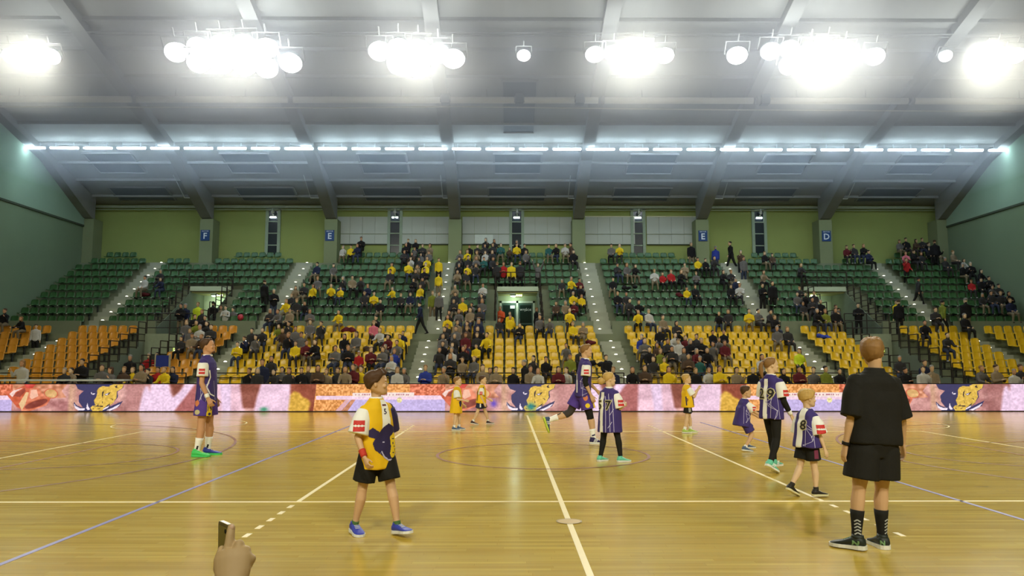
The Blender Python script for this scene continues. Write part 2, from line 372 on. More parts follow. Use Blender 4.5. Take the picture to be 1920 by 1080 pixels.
# sector signs on the pillars
Msign = mk('sign_blue', (30, 66, 120), 0.5); Mletter = mk('letter_white', (226, 234, 240), 0.5)
for gi, L_ in ((1, 'F'), (2, 'E'), (5, 'E'), (6, 'D')):
    side = ' on the pillar ' + {1: 'far left', 2: 'left of the white boards', 5: 'right of the white boards', 6: 'far right'}[gi]
    t = empty('sector_sign', (GX[gi] - (0.05 if gi < 4 else -0.02), 46.33, 9.42), 'blue sector sign with white letter ' + L_ + side, 'sign', 'sector signs')
    MB().box(-0.27, 0.27, -0.025, 0.015, -0.33, 0.33).build('plate', Msign, t)
    text_obj('sign_text', 'SEKTOR', 0.115, Mletter, t, (0, -0.03, 0.25))
    text_obj('sign_letter', L_, 0.52, Mletter, t, (0, -0.03, -0.06), bold=True)

# ---------------------------------------------------------------- roof services and lamps
Mduct = mk('duct_pale', (196, 192, 176), 0.45, 0.08, 1.0)
dy, dz_ = 36.1, roof_z(36.1) - 0.55
for i in range(7):
    x0 = WL + 0.3 + i * 7.6; x1 = min(x0 + 7.45, WR - 0.3)
    t = empty('ventilation_duct', (x0, dy, dz_), 'long pale round duct under the roof, ' + ['first', 'second', 'third', 'fourth', 'fifth', 'sixth', 'seventh'][i] + ' length from the left wall', 'duct', 'duct lengths under the roof')
    MB().tube((0, 0, 0), (x1 - x0, 0, 0), 0.16, None, 14).build('duct_pipe', Mduct, t, True)
    MB().tube((0, 0, 0), (0.14, 0, 0), 0.21, None, 14).build('duct_collar', Mgird, t, True)
    for q in (2.0, 5.4): MB().tube((q, 0, 0.1), (q, 0, 0.6), 0.015).build('hanger', Mgird, t)
tag(MB().path([(WL + 0.2, dy + 0.6, dz_ - 0.18), (XC - 9, dy + 0.6, dz_ - 0.2), (XC - 3, dy + 0.6, dz_ - 0.12), (XC + 2.5, dy + 0.6, dz_ - 0.18), (XC + 9, dy + 0.6, dz_ - 0.25), (WR - 0.2, dy + 0.6, dz_ - 0.32)], 0.03).build('cable_run', Mduct), 'thin pale cable strung along the roof below the duct', 'cable')
for i, x in enumerate((-3.0, 0.6, 3.55, 12.6)):
    t = empty('roof_winch', (x, dy - 0.1, dz_ + 0.02), 'small dark winch box on the roof duct, ' + ['first', 'second', 'third', 'fourth'][i] + ' from the left', 'winch', 'winch boxes on the duct')
    MB().box(-0.2, 0.2, -0.22, 0.22, -0.25, 0.22).build('winch_box', Mdark, t)
    MB().tube((-0.25, 0, 0), (0.25, 0, 0), 0.17, None, 12).build('winch_drum', Mgird, t)
# strip lights
Mstrip = emit('strip_glow', (205, 232, 255), 58.0); Mhous = mk('lamp_housing', (190, 196, 196), 0.5)
TEN = ['first', 'second', 'third', 'fourth', 'fifth', 'sixth', 'seventh', 'eighth', 'ninth', 'tenth', 'eleventh', 'twelfth', 'thirteenth', 'fourteenth', 'fifteenth', 'sixteenth', 'seventeenth', 'eighteenth']
strip0 = None
for i in range(30):
    px = 58 + (1880 - 58) * i / 29.0
    p = at(px, 277.5 + 4.5 * i / 29, 40.3)
    t = empty('strip_light', p, 'glowing white fluorescent strip under the roof, ' + (TEN[i] + ' from the left' if i < 15 else TEN[29 - i] + ' from the right'), 'light', 'fluorescent strips under the roof')
    if strip0 is None:
        strip0 = (MB().box(-0.79, 0.79, -0.03, 0.03, 0.03, 0.09).mesh('housing', Mhous),
                  MB().limb((-0.77, 0, 0), (0.77, 0, 0), [(0, .02, .02), (.02, .085, .05), (.98, .085, .05), (1, .02, .02)], side=(0, 1, 0), n=10).mesh('tube', Mstrip, True),
                  MB().box(-0.5, -0.46, -0.02, 0.02, 0.08, 0.3).box(0.46, 0.5, -0.02, 0.02, 0.08, 0.3).mesh('hanger', Mhous))
    for nm, me in zip(('housing', 'tube', 'hanger'), strip0): link(nm, me, t)
# floodlights
Mlens = emit('flood_glow', (252, 252, 255), 16.0)
FL = [(22, 105), (58, 103), (96, 106), (330, 98), (372, 88), (372, 118), (415, 84), (415, 120), (458, 82), (458, 124), (500, 90), (500, 128), (545, 118), (712, 96), (748, 90), (748, 122), (785, 92), (785, 128), (822, 100), (850, 110),
      (982, 104), (1115, 102), (1150, 100), (1178, 112), (1205, 96), (1246, 104), (1382, 104), (1445, 96), (1480, 92), (1480, 124), (1518, 96), (1550, 92), (1550, 122), (1582, 100), (1640, 106), (1773, 105), (1848, 108), (1868, 100), (1905, 104)]
flood = (MB().limb((0, 0.0, 0), (0, 0.42, 0), [(0, .42, .36), (.5, .36, .3), (.8, .2, .18), (1, .12, .12)], side=(1, 0, 0), n=16).mesh('housing', Mhous, True),
         MB().ell((0, -0.02, 0), (0.4, 0.12, 0.34), None, 16, 8).mesh('lens', Mlens, True),
         MB().path([(-0.46, 0.15, 0), (-0.46, 0.15, 0.5), (0.46, 0.15, 0.5), (0.46, 0.15, 0)], 0.025).tube((0, .15, .5), (0, .15, .8), .03).mesh('yoke', Mgird))
CL = {0: 'far left cluster', 1: 'cluster second from the left', 2: 'cluster left of the single lamp', 3: '', 4: 'cluster right of the single lamp', 5: 'cluster fourth along', 6: '', 7: 'far right cluster'}
def clus(px): return 0 if px < 200 else 1 if px < 600 else 2 if px < 900 else 3 if px < 1050 else 4 if px < 1300 else 5 if px < 1700 else 6 if px < 1800 else 7
cnt = {}
for px, py in FL:
    c = clus(px); cnt[c] = cnt.get(c, 0) + 1
    p = at(px, py, 31.2)
    lb = {3: 'single bright round floodlight above the central doors', 6: 'single bright floodlight just left of the far right cluster'}.get(c, 'dazzling white floodlight, ' + TEN[cnt[c] - 1] + ' lamp of the ' + CL[c])
    t = empty('floodlight', p, lb, 'floodlight', 'floodlights under the roof')
    t.rotation_euler = (R(38), 0, 0)
    s = {1: 1.22, 2: 1.22, 5: 1.1}.get(c, 1.0) if c not in (3, 6) else 0.72
    t.scale = (s, s, s)
    for nm, me in zip(('housing', 'lens', 'yoke'), flood): link(nm, me, t)
# added scattering volume under the roof, imitating lens glow round the floodlights
hz = bpy.data.materials.new('roof_lens_glow'); hz.use_nodes = True; nt = hz.node_tree; nt.nodes.clear()
ho = nt.nodes.new('ShaderNodeOutputMaterial'); hv = nt.nodes.new('ShaderNodeVolumeScatter'); hv.inputs['Density'].default_value = LENS_GLOW; hv.inputs['Color'].default_value = (0.93, 0.95, 1, 1)
nt.links.new(hv.outputs[0], ho.inputs['Volume'])
tag(MB().prism([(25.0, 11.4), (46.2, 11.4), (46.2, roof_z(46.2) - 0.2), (25.0, roof_z(25.0) - 0.2)], 'x', WL + 0.1, WR - 0.1).build('lens_glow', hz), 'added scattering volume under the roof, imitating lens glow around the floodlights', 'lens_glow', kind='stuff')
tr = empty('light_truss', (XC, 31.9, 15.75), 'long slim steel rail the floodlights hang from', 'rail')
for e in (-0.15, 0.15): MB().tube((-26, e, 0.1), (26, e, 0.1), 0.035).build('chord', Mgird, tr)
# ---------------------------------------------------------------- grandstand
AIS = [XC + k for k in (-21.9, -13.0, -4.3, 4.3, 13.0, 21.9)]
AW = 0.475
EDG = [WL] + AIS + [WR]
BLK = [((EDG[i] + (AW if i else 0.15)), (EDG[i + 1] - (AW if i < 6 else 0.15))) for i in range(7)]
BNAME = ['block along left wall', 'block below F sign', 'block below left E sign', 'central block', 'block below right E sign', 'block below D sign', 'block along right wall']
NY, NG = 8, 10
def YY(k): return 31.0 + 0.83 * (k - 1)
def LY(k): return 0.31 + 0.327 * (k - 1)
def YG(k): return 39.6 + 0.8 * (k - 1)
def LG(k): return 3.30 + 0.488 * (k - 1)
WALKZ = 3.0
PASS = [(XC - 18.1, XC - 15.9), (XC + 15.9, XC + 18.1)]          # lower passages to the court
PORT = [(XC - 18.55, XC - 16.25), (XC - 1.17, XC + 1.17), (XC + 16.3, XC + 18.7)]       # portals in the upper tier
Mconc = mk('stand_concrete', (128, 134, 108), 0.8, 0.10, 1.2, bump=0.1, spec=0.2)
Mstair = mk('stair_concrete', (164, 166, 146), 0.8, 0.08, 1.2, spec=0.2)
def split(x0, x1, cuts):
    segs = [(x0, x1)]
    for a, b in cuts:
        out = []
        for p, q in segs:
            if b <= p or a >= q: out.append((p, q)); continue
            if a > p: out.append((p, a))
            if b < q: out.append((b, q))
        segs = out
    return segs
low = empty('grandstand', (0, 0, 0), kind='structure'); upp = empty('grandstand', (0, 0, 0), kind='structure')
for k in range(1, NY + 1):
    for a, b in split(WL, WR, PASS):
        MB().box(a, b, YY(k) - 0.65, YY(k) + 0.18 if k < NY else 36.99, 0, LY(k)).build('tier_step', Mconc, low)
MB().box(WL, WR, 36.99, 38.95, 0, WALKZ).build('walkway', Mconc, low)
for a, b in PASS:
    MB().box(a, b, 36.9, 36.99, 0, WALKZ).build('passage_wall', mk('passage_paint', (150, 160, 132), 0.8), low)
for a, b in split(WL, WR, PORT + [(x - AW, x + AW) for x in AIS]):
    MB().box(a, b, 38.9, 38.99, WALKZ, 3.74).build('parapet', Mconc, upp)
for k in range(1, NG + 1):
    y0, y1 = YG(k) - 0.65, YG(k) + 0.15 if k < NG else WB
    for a, b in split(WL, WR, PORT):
        MB().box(a, b, y0, y1, WALKZ - 0.2, LG(k)).build('tier_step', Mconc, upp)
    if k >= 6:
        for a, b in PORT: MB().box(a, b, y0 + (0.12 if k == 6 else 0), y1, 5.62 if k < 8 else LG(k) - 0.6, LG(k)).build('tier_step', Mconc, upp)
# stairs: half steps between the rows on each aisle, one light per row
Mstepl = emit('step_light_glow', (255, 250, 225), 6.0, False)
Mring = mk('steel_ring', (150, 152, 145), 0.4)
sl_me = (MB().tube((0, 0, 0), (0, 0, 0.012), 0.1, 0.09, 12).mesh('ring', Mring), MB().ell((0, 0, 0.012), (0.075, 0.075, 0.035), None, 10, 5).mesh('lens', Mstepl, True))
ANAME = ['stairs nearest the left wall', 'stairs left of left E sign', 'stairs left of central doors', 'stairs right of central doors', 'stairs left of D sign', 'stairs nearest the right wall']
for ai, ax in enumerate(AIS):
    st = empty('stairway', (ax, 0, 0), kind='structure')
    for (n, fy, fl, rise, dp) in ((NY, YY, LY, 0.327, 0.83), (NG, YG, LG, 0.488, 0.8)):
        for k in range(1, n + 1):
            y0 = fy(k) - 0.65
            if fy is YG and k == 1:
                MB().box(-AW, AW, y0 - 0.32, y0, WALKZ - 0.1, WALKZ + 0.15).build('stair_step', Mstair, st)
            MB().box(-AW, AW, y0 - dp / 2, y0 + 0.03, fl(k) - rise - 0.05, fl(k) - rise / 2).build('stair_step', Mstair, st) if not (fy is YG and k == 1) else None
            MB().box(-AW - 0.02, AW + 0.02, y0 - 0.012, y0 + dp / 2 + 0.01, fl(k) - rise / 2 - 0.03, fl(k) + 0.012).build('stair_step', Mstair, st)
            sx = ax + (0.14 if ai < 3 else -0.14) * (1 if fy is YG else -0.3)
            tier = 'lower' if fy is YY else 'upper'
            lb = 'glowing step light, %s step of the %s tier, %s' % (TEN[k - 1], tier, ANAME[ai])
            t = empty('step_light', (sx, y0 + 0.12, fl(k) + 0.014), lb, 'light', 'step lights on the stairs')
            for nm, me in zip(('ring', 'lens'), sl_me): link(nm, me, t)

# ---------------------------------------------------------------- seats
def seat_mesh(name, m, wdt, green):
    prof = [(-0.40, 0.395, .84), (-0.385, 0.425, .94), (-0.30, 0.425, 1.0), (-0.16, 0.412, 1.0), (-0.06, 0.43, .98), (-0.02, 0.50, .97), (0.005, 0.60, .97), (0.018, 0.69, .96), (0.028, 0.745, .90), (0.032, 0.78, .74), (0.03, 0.80, .42)]
    if green: prof = [(y, z if z < .5 else .5 + (z - .5) * .82, q) for y, z, q in prof]
    n = 7; rs = []
    for side in (0, 1):
        row = []
        for (y, z, q) in prof:
            r = []
            for i in range(n):
                u = -1 + 2 * i / (n - 1); c = abs(u) ** 2.5
                dy2 = -0.035 * c if z > 0.47 else 0; dz2 = 0.03 * c if z <= 0.47 else 0
                r.append(Vector((u * wdt / 2 * q, y + dy2 + side * (0.022 if z > .47 else 0.006), z + dz2 - side * (0.022 if z <= .47 else 0.004))))
            row.append(r)
        rs.append(row)
    mb = MB(); vs = [p for row in rs for r in row for p in r]; np_ = len(prof); fs = []
    def ix(s, j, i): return s * np_ * n + j * n + i
    for s in (0, 1):
        for j in range(np_ - 1):
            for i in range(n - 1): fs.append((ix(s, j, i), ix(s, j, i + 1), ix(s, j + 1, i + 1), ix(s, j + 1, i)))
    for j in range(np_ - 1):
        for i in (0, n - 1): fs.append((ix(0, j, i), ix(0, j + 1, i), ix(1, j + 1, i), ix(1, j, i)))
    for i in range(n - 1):
        for j in (0, np_ - 1): fs.append((ix(0, j, i), ix(0, j, i + 1), ix(1, j, i + 1), ix(1, j, i)))
    mb.add(vs, fs)
    return mb.mesh(name, m, True)
Myel = mk('seat_yellow', (224, 182, 28), 0.28, 0.05, 3, spec=0.5); Mora = mk('seat_orange', (214, 148, 44), 0.3, 0.05, 3, spec=0.5); Mgre = mk('seat_green', (58, 98, 52), 0.35, 0.08, 3, spec=0.5)
Mbrk = mk('seat_bracket', (60, 62, 58), 0.5)
SME = {'yellow': seat_mesh('yellow_seat', Myel, 0.415, False), 'orange': seat_mesh('orange_seat', Mora, 0.415, False), 'green': seat_mesh('green_seat', Mgre, 0.42, True)}
brk = MB().box(-0.03, 0.03, -0.3, 0.06, 0.36, 0.4).box(-0.03, 0.03, -0.02, 0.05, 0.0, 0.4).box(-0.1, 0.1, -0.06, 0.08, 0.0, 0.02).mesh('bracket', Mbrk)
plate = MB().box(-0.035, 0.035, -0.405, -0.398, 0.372, 0.41).mesh('number_plate', mk('plate_white', (210, 214, 200), 0.4))
PITCH = 0.482
SEATS = []       # dict(x, y, z, tier, row, block, col, colour)
for tier, n, fy, fl in (('lower', NY, YY, LY), ('upper', NG, YG, LG)):
    for k in range(1, n + 1):
        for bi, (b0, b1) in enumerate(BLK):
            cuts = PASS if tier == 'lower' else (PORT if k < 6 else [])
            cuts = [(a - (0.2 if tier == 'lower' else 0.3), b + (0.2 if tier == 'lower' else 0.3)) for a, b in cuts]
            if tier == 'upper' and k >= 9: cuts = cuts + [(gx - 0.62, gx + 0.62) for gx in GX]
            if tier == 'upper' and k == 10: cuts = cuts + [(b0, b0 + 1.0), (b1 - 1.0, b1)] + [(gx - 1.3, gx + 1.3) for gx in GX]
            nb = int((b1 - b0 - 0.1) / PITCH); col = 0
            for c in range(nb):
                x = (b0 + b1) / 2 + (c - (nb - 1) / 2) * PITCH
                if any(a - 0.2 < x < b + 0.2 for a, b in cuts): continue
                col += 1
                colr = 'green' if tier == 'upper' else ('orange' if bi < 2 else 'yellow')
                SEATS.append(dict(x=x, y=fy(k), z=fl(k), tier=tier, row=k, block=bi, col=col, c=colr))
def seat_words(s):
    return '%s in %s %s row, %s' % (TEN[s['col'] - 1], TEN[s['row'] - 1], s['tier'], BNAME[s['block']])
def in_view(s, mg=12):
    px, py = pix(s['x'], s['y'], s['z'] + 0.7); return -mg < px < 1920 + mg
for colr in ('yellow', 'orange', 'green'):
    ss = [s for s in SEATS if s['c'] == colr]
    vis = sorted([s for s in ss if in_view(s)], key=lambda s: s['y'] ** 2 + s['x'] ** 2 * 0.2)
    ind = vis[:300]; keep = set(id(s) for s in ind); rest = [s for s in ss if id(s) not in keep]
    for s in ind:
        o = link(colr + '_seat', SME[colr], None, (s['x'], s['y'], s['z']))
        tag(o, '%s plastic seat, %s' % (colr, seat_words(s)), 'seat', '%s seats of the %s tier' % (colr, s['tier']))
        link('bracket', brk, o)
        if colr == 'green': link('number_plate', plate, o)
    if rest:
        me = SME[colr]; nv = len(me.vertices)
        co = np.empty(nv * 3, 'f'); me.vertices.foreach_get('co', co); co = co.reshape(-1, 3)
        fc = [tuple(p.vertices) for p in me.polygons]
        V = []; F = []
        for i, s in enumerate(rest):
            V += (co + np.array([s['x'], s['y'], s['z']], 'f')).tolist(); F += [tuple(v + i * nv for v in f) for f in fc]
        m2 = bpy.data.meshes.new('seats'); m2.from_pydata(V, [], F); m2.materials.append(me.materials[0])
        m2.polygons.foreach_set('use_smooth', [True] * len(F))
        tag(link(colr + '_seating', m2), 'remaining rows of %s plastic seats farther up and aside on the %s tier' % (colr, rest[0]['tier']), 'seats', kind='stuff')

# ---------------------------------------------------------------- railings
Mrail = mk('rail_dark', (46, 38, 30), 0.45, 0.1)
def rail_bars(t, pts_low, hs, r=0.022, posts=True):
    """bars at the heights hs above the polyline, a post at each of its points"""
    for h in hs: MB().path([(p[0], p[1], p[2] + h) for p in pts_low], r).build('bar', Mrail, t)
    if posts:
        for p in pts_low: MB().tube((p[0], p[1], p[2]), (p[0], p[1], p[2] + hs[0]), r * 1.15).build('post', Mrail, t)
# front rail of the lower tier, one length per block
for bi, (b0, b1) in enumerate(BLK):
    for (a, b) in split(b0 - 0.2, b1 + 0.2, PASS):
        sd = '' if b - a > 6 or bi in (0, 6) else (', left half' if b <= (b0 + b1) / 2 else ', right half')
        t = empty('front_rail', (0, 30.28, 0), 'dark low steel rail in front of ' + BNAME[bi] + sd, 'railing', 'front rails of the lower tier')
        n = max(2, int((b - a) / 1.9) + 1)
        rail_bars(t, [(a + (b - a) * i / (n - 1), 0, 0.31) for i in range(n)], [0.88, 0.69])
        MB().box(a, b, -0.02, 0.07, 0, 0.33).build('kerb', Mconc, t)
for i, (a, b) in enumerate(PASS):
    sn = ('left', 'right')[i]
    for j, x in enumerate((a, b)):
        for k in range(1, NY + 1):
            t = empty('stepped_rail', (x, YY(k) - 0.2, LY(k)), 'dark ladder-like rail, %s lower row, %s edge of the passage below the %s sign' % (TEN[k - 1], ('left', 'right')[j], ('F', 'D')[i]), 'railing', 'stepped rails of the court passages')
            MB().tube((0, -0.4, -0.25), (0, -0.4, 0.95), 0.025).build('post', Mrail, t); MB().tube((0, 0.32, 0), (0, 0.32, 0.95), 0.025).build('post', Mrail, t)
            for h in (0.95, 0.66, 0.36, 0.06): MB().tube((0, -0.4, h), (0, 0.32, h), 0.02).build('bar', Mrail, t)
    t = empty('guard_rail', ((a + b) / 2, 37.05, WALKZ), 'dark guard rail at the walkway edge over the passage below the %s sign' % ('F', 'D')[i], 'railing', 'guard rails over the passages')
    rail_bars(t, [(-1.1, 0, 0), (0, 0, 0), (1.1, 0, 0)], [1.0, 0.66, 0.3])
    # exit sign on the back of the passage
    t = empty('exit_sign', ((a + b) / 2 + 0.5, 36.86, 2.22), 'small glowing green-yellow exit sign in the passage below the %s sign' % ('F', 'D')[i], 'sign', 'exit signs')
    MB().box(-0.22, 0.22, -0.03, 0.03, -0.14, 0.14).build('sign_box', mk('exit_box', (170, 180, 60), 0.5), t)
    MB().box(-0.19, 0.19, -0.036, -0.03, -0.09, 0.11).build('lit_face', emit('exit_glow', (180, 215, 60), 1.0, False), t)
    for e in (-0.1, 0.0, 0.1): MB().box(e - 0.025, e + 0.03, -0.04, -0.036, -0.05, 0.06).build('pictogram', emit('exit_white', (250, 255, 210), 2.5, False), t)
    MB().box(a + 0.2, a + 1.1, 36.82, 36.9, 0, 2.0).build('passage_door', mk('door_dark', (58, 62, 52), 0.6), low)

# ---------------------------------------------------------------- portals of the upper tier
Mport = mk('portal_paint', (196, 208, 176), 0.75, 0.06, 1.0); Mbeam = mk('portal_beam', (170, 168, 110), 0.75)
Mgl = mk('door_glass', (26, 44, 42), 0.1, 0.1, spec=0.5); Mdf = mk('door_frame_white', (206, 220, 208), 0.5)
PN = ['left', 'central', 'right']
for i, (a, b) in enumerate(PORT):
    cx = (a + b) / 2; hw = (b - a) / 2; yb = 44.9
    p = empty('portal', (cx, 0, 0), kind='structure')
    for q in (-hw, hw - 0.04):
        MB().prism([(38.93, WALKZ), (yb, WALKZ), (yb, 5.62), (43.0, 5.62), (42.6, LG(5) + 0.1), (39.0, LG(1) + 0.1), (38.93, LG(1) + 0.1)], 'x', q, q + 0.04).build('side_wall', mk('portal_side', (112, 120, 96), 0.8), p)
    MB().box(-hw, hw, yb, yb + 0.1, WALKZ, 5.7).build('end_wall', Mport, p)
    MB().box(-hw, hw, 42.95, 43.12, 5.66, 5.92).build('lintel', Mport, p); MB().box(-hw, hw, 43.1, yb, 5.56, 5.64).build('soffit', Mbeam, p)
    l = bpy.data.lights.new('portal_lamp', 'POINT'); l.energy = 17; l.color = (0.8, 1.0, 0.8); l.shadow_soft_size = 0.25
    lo = bpy.data.objects.new('portal_lamp', l); COL.objects.link(lo); lo.location = (cx - 0.2, 44.4, 5.2); lo.parent = None
    t = empty('exit_sign', (cx + 0.08 + (0.45 if i == 0 else -0.75 if i == 2 else 0), 43.02 if i == 1 else 43.0, 5.42), 'small glowing exit sign under the lintel of the %s portal' % PN[i], 'sign', 'exit signs')
    MB().box(-0.2, 0.2, -0.03, 0.03, -0.1, 0.12).build('sign_box', MATS['exit_box'], t)
    for e in (-0.12, 0.0, 0.12): MB().box(e - 0.045, e + 0.045, -0.04, -0.028, -0.06, 0.05).build('pictogram', MATS['exit_white'], t)
    tl = empty('ceiling_lamp', (cx - 0.2, 44.2, 5.5), 'round white ceiling lamp inside the %s portal' % PN[i], 'lamp', 'lamps inside the portals')
    MB().ell((0, 0, 0), (0.22, 0.22, 0.07), None, 14, 6).build('globe', emit('portal_glow', (220, 255, 225), 4.0, False), tl, True)
    MB().tube((0, 0, 0), (0, 0, 0.08), 0.24, None, 14).build('base', Mdf, tl)
    # dark rails: over the lintel and down both edges
    t = empty('portal_rail', (cx, 43.0, LG(6)), 'dark rail over the lintel of the %s portal' % PN[i], 'railing', 'rails round the portals')
    rail_bars(t, [(-hw - 0.1, 0, 0), (-hw / 3, 0, 0), (hw / 3, 0, 0), (hw + 0.1, 0, 0)], [1.0, 0.55, 0.15], 0.026)
    for s in (-1, 1):
        for k in range(1, 6):
            t = empty('portal_rail', (cx + s * (hw + 0.08), YG(k) - 0.25, LG(k)), 'dark stepped rail, %s upper row, %s edge of the %s portal' % (TEN[k - 1], 'left' if s < 0 else 'right', PN[i]), 'railing', 'rails round the portals')
            for yq in (-0.36, 0.36): MB().tube((0, yq, -0.1 if yq < 0 else 0), (0, yq, 1.0), 0.028).build('post', Mrail, t)
            for h in (1.0, 0.7, 0.4, 0.12): MB().tube((0, -0.36, h), (0, 0.36, h), 0.022).build('bar', Mrail, t)
d = empty('door_1', (PORT[1][0] + 1.17, 44.88, WALKZ), kind='structure')
f = MB()
for x in (-0.98, 0.0, 0.98): f.box(x - 0.06, x + 0.06, -0.08, 0.02, 0, 2.25)
f.box(-1.04, 1.04, -0.08, 0.02, 2.13, 2.25); f.build('door_frame', Mdf, d)
for s, nm in ((-1, 'door_leaf'), (1, 'door_leaf')):
    lf = MB().box(min(s * 0.08, s * 0.92), max(s * 0.08, s * 0.92), -0.06, -0.01, 0.03, 2.11).build(nm, mk('door_leaf_teal', (64, 92, 84), 0.5), d)
    for (z0, z1) in ((0.12, 0.85), (0.95, 2.0)): MB().box(min(s * 0.16, s * 0.84), max(s * 0.16, s * 0.84), -0.075, -0.06, z0, z1).build('glass', Mgl, lf)
    MB().tube((s * 0.14, -0.12, 0.9), (s * 0.14, -0.12, 1.2), 0.02).build('handle', Mring, lf)
    if s > 0: text_obj('door_lettering', 'WYJŚCIE', 0.17, Mletter, lf, (0.5, -0.08, 1.72))
    else: MB().box(-0.42, -0.14, -0.085, -0.075, 1.8, 1.98).build('notice', Mletter, lf)

# ---------------------------------------------------------------- LED board along the court, its picture computed cell by cell
def led():
    k = 57.0; x_off = 950.2                        # display units: 57 to the metre
    X0, X1, HB = -17.6, 18.2, 0.905; nx, ny = 2560, 64
    xs = np.linspace(X0, X1, nx); zs = np.linspace(0, 1, ny)
    GXX, GZ = np.meshgrid(xs, zs); P = x_off + GXX * k; V = 719 + 52 * (1 - GZ)       # display columns and rows (719 top, 771 bottom)
    U = np.mod(P - 150, 800) + 150                                             # the show repeats every 800 columns
    U = np.where(U > 940, U - 800, U)
    rs = np.random.RandomState(3)
    def nz(sx, sy, seed):
        r = np.random.RandomState(seed); a = r.rand(64, 256); fx = np.mod(P / sx, 255); fy = np.mod(V / sy, 63)
        x0 = np.floor(fx).astype(int); y0 = np.floor(fy).astype(int); tx = fx - x0; ty = fy - y0
        tx = tx * tx * (3 - 2 * tx); ty = ty * ty * (3 - 2 * ty); x1 = (x0 + 1) % 256; y1 = (y0 + 1) % 64
        return (a[y0, x0] * (1 - tx) + a[y0, x1] * tx) * (1 - ty) + (a[y1, x0] * (1 - tx) + a[y1, x1] * tx) * ty
    img = np.zeros(P.shape + (3,))
    def poly(pts, uu=None):
        uu = U if uu is None else uu; ins = np.zeros(P.shape, bool); n = len(pts)
        for i in range(n):
            xa, ya = pts[i]; xb, yb = pts[(i + 1) % n]
            if ya == yb: continue
            c = ((ya > V) != (yb > V)) & (uu < (xb - xa) * (V - ya) / (yb - ya) + xa); ins ^= c
        return ins
    def fill(mask, c, var=0, n=None):
        cc = np.array(c, float)
        if var: img[mask] = np.clip(cc + (n[mask][:, None] - 0.5) * var, 0, 255)
        else: img[mask] = cc
    n1, n2, n3 = nz(7, 5, 1), nz(26, 14, 2), nz(2.6, 2.6, 4)
    # dusty pink and brown ground of the whole show
    base = np.array([198, 140, 136.]) + (n2[..., None] - .5) * np.array([60, 70, 60.]) + (n1[..., None] - .5) * 36
    img[:] = base
    for (a, b, c) in ((236, 275, (150, 100, 100)), (250, 330, (196, 150, 160)), (126, 160, (206, 160, 130))):
        m = (U > a) & (U < b); wgt = np.clip(1 - abs(U - (a + b) / 2) / ((b - a) / 2), 0, 1)[..., None]; img[:] = np.where(m[..., None], img * (1 - wgt) + (np.array(c) + (n1[..., None] - .5) * 40) * wgt, img)
    # pale lilac hands with gaps
    fill(poly([(246, 719), (404, 719), (404, 772), (246, 772)]), (176, 118, 116), 50, n2)
    hand = (236, 204, 230)
    fill(poly([(270, 772), (276, 735), (280, 724), (285, 722), (289, 735), (291, 719), (324, 719), (327, 734), (332, 745), (345, 733), (353, 719), (372, 719), (352, 748), (335, 772)]), hand, 26, n3)
    fill(poly([(326, 719), (351, 719), (343, 732), (334, 742)]), (128, 66, 56), 20, n1)
    fill(poly([(352, 748), (372, 719), (400, 719), (400, 772), (335, 772)]), (170, 96, 96), 20, n1)
    fill(poly([(395, 719), (456, 719), (461, 752), (466, 772), (393, 772)]), (232, 188, 204), 50, n2)
    fill(poly([(418, 719), (438, 719), (440, 772), (424, 772)]), (230, 200, 228), 20, n3)
    fill(poly([(455, 719), (494, 719), (487, 752), (484, 766), (462, 766), (458, 740)]), (140, 74, 62), 36, n2)
    fill(poly([(494, 719), (549, 719), (549, 772), (482, 772), (487, 745)]), (236, 200, 222), 34, n2)
    fill(poly([(549, 719), (598, 719), (594, 772), (549, 772)]), (140, 62, 44), 30, n1)
    fill(poly([(549, 740), (556, 732), (566, 736), (572, 744), (582, 748), (587, 756), (583, 772), (546, 772)]), (216, 168, 62), 40, n3)
    for it in range(1):                                  # soft, out-of-focus photograph
        for ax_, rr in ((0, 2), (1, 3)):
            acc = np.zeros_like(img)
            for d_ in range(-rr, rr + 1): acc += np.roll(img, d_, ax_) if ax_ else img[np.clip(np.arange(ny) + d_, 0, ny - 1)]
            img[:] = acc / (2 * rr + 1)
    img += (n3[..., None] - .5) * 14
    # crowd with a white banner above a pale lilac floor
    b0 = poly([(597, 719), (836, 719), (836, 772), (592, 772)])
    fill(b0, (226, 152, 84), 84, n3)
    fill(poly([(770, 719), (840, 719), (840, 744), (770, 740)]), (214, 112, 80), 90, n3)
    fill(poly([(597, 742), (836, 741), (836, 749), (596, 749)]), (240, 206, 226), 16, n3)
    fill(poly([(632, 772), (655, 749), (836, 749), (836, 772)]), (196, 178, 226), 18, n3)
    fill(poly([(632, 772), (652, 749), (660, 749), (643, 772)]), (222, 170, 176)); fill(poly([(643, 772), (662, 749), (670, 749), (655, 772)]), (196, 130, 96), 40, n3)
    fill(poly([(664, 736), (778, 735), (778, 743), (664, 743)]), (242, 222, 214))
    for i, ch in enumerate('* * IEIND * DIEZEID * * EEGIE ** '):
        if ch != ' ':
            xx = 670 + i * 3.15
            m = (abs(U - xx) < 1.0) & (V > 737.3) & (V < 741.2); fill(m & ((ch != '*') | (V > 738.6)), (176, 96, 120))
            if ch in 'EDZ': fill((U > xx) & (U < xx + 1.9) & (abs(V - (739.4 if ch == 'E' else 738)) < 0.6), (176, 96, 120))
    fill(((U - 751) / 5) ** 2 + ((V - 750) / 5) ** 2 < 1, (224, 212, 150), 60, n3)
    # red-orange bells with a ribbon
    ub = U
    fill(poly([(836, 719), (936, 719), (926, 732), (936, 745), (880, 748), (836, 741)]), (206, 136, 104), 90, n1)
    def el(cx, cy, rx, ry, rot=0):
        c, s = math.cos(rot), math.sin(rot); a = (ub - cx) * c + (V - cy) * s; b = -(ub - cx) * s + (V - cy) * c
        return (a / rx) ** 2 + (b / ry) ** 2
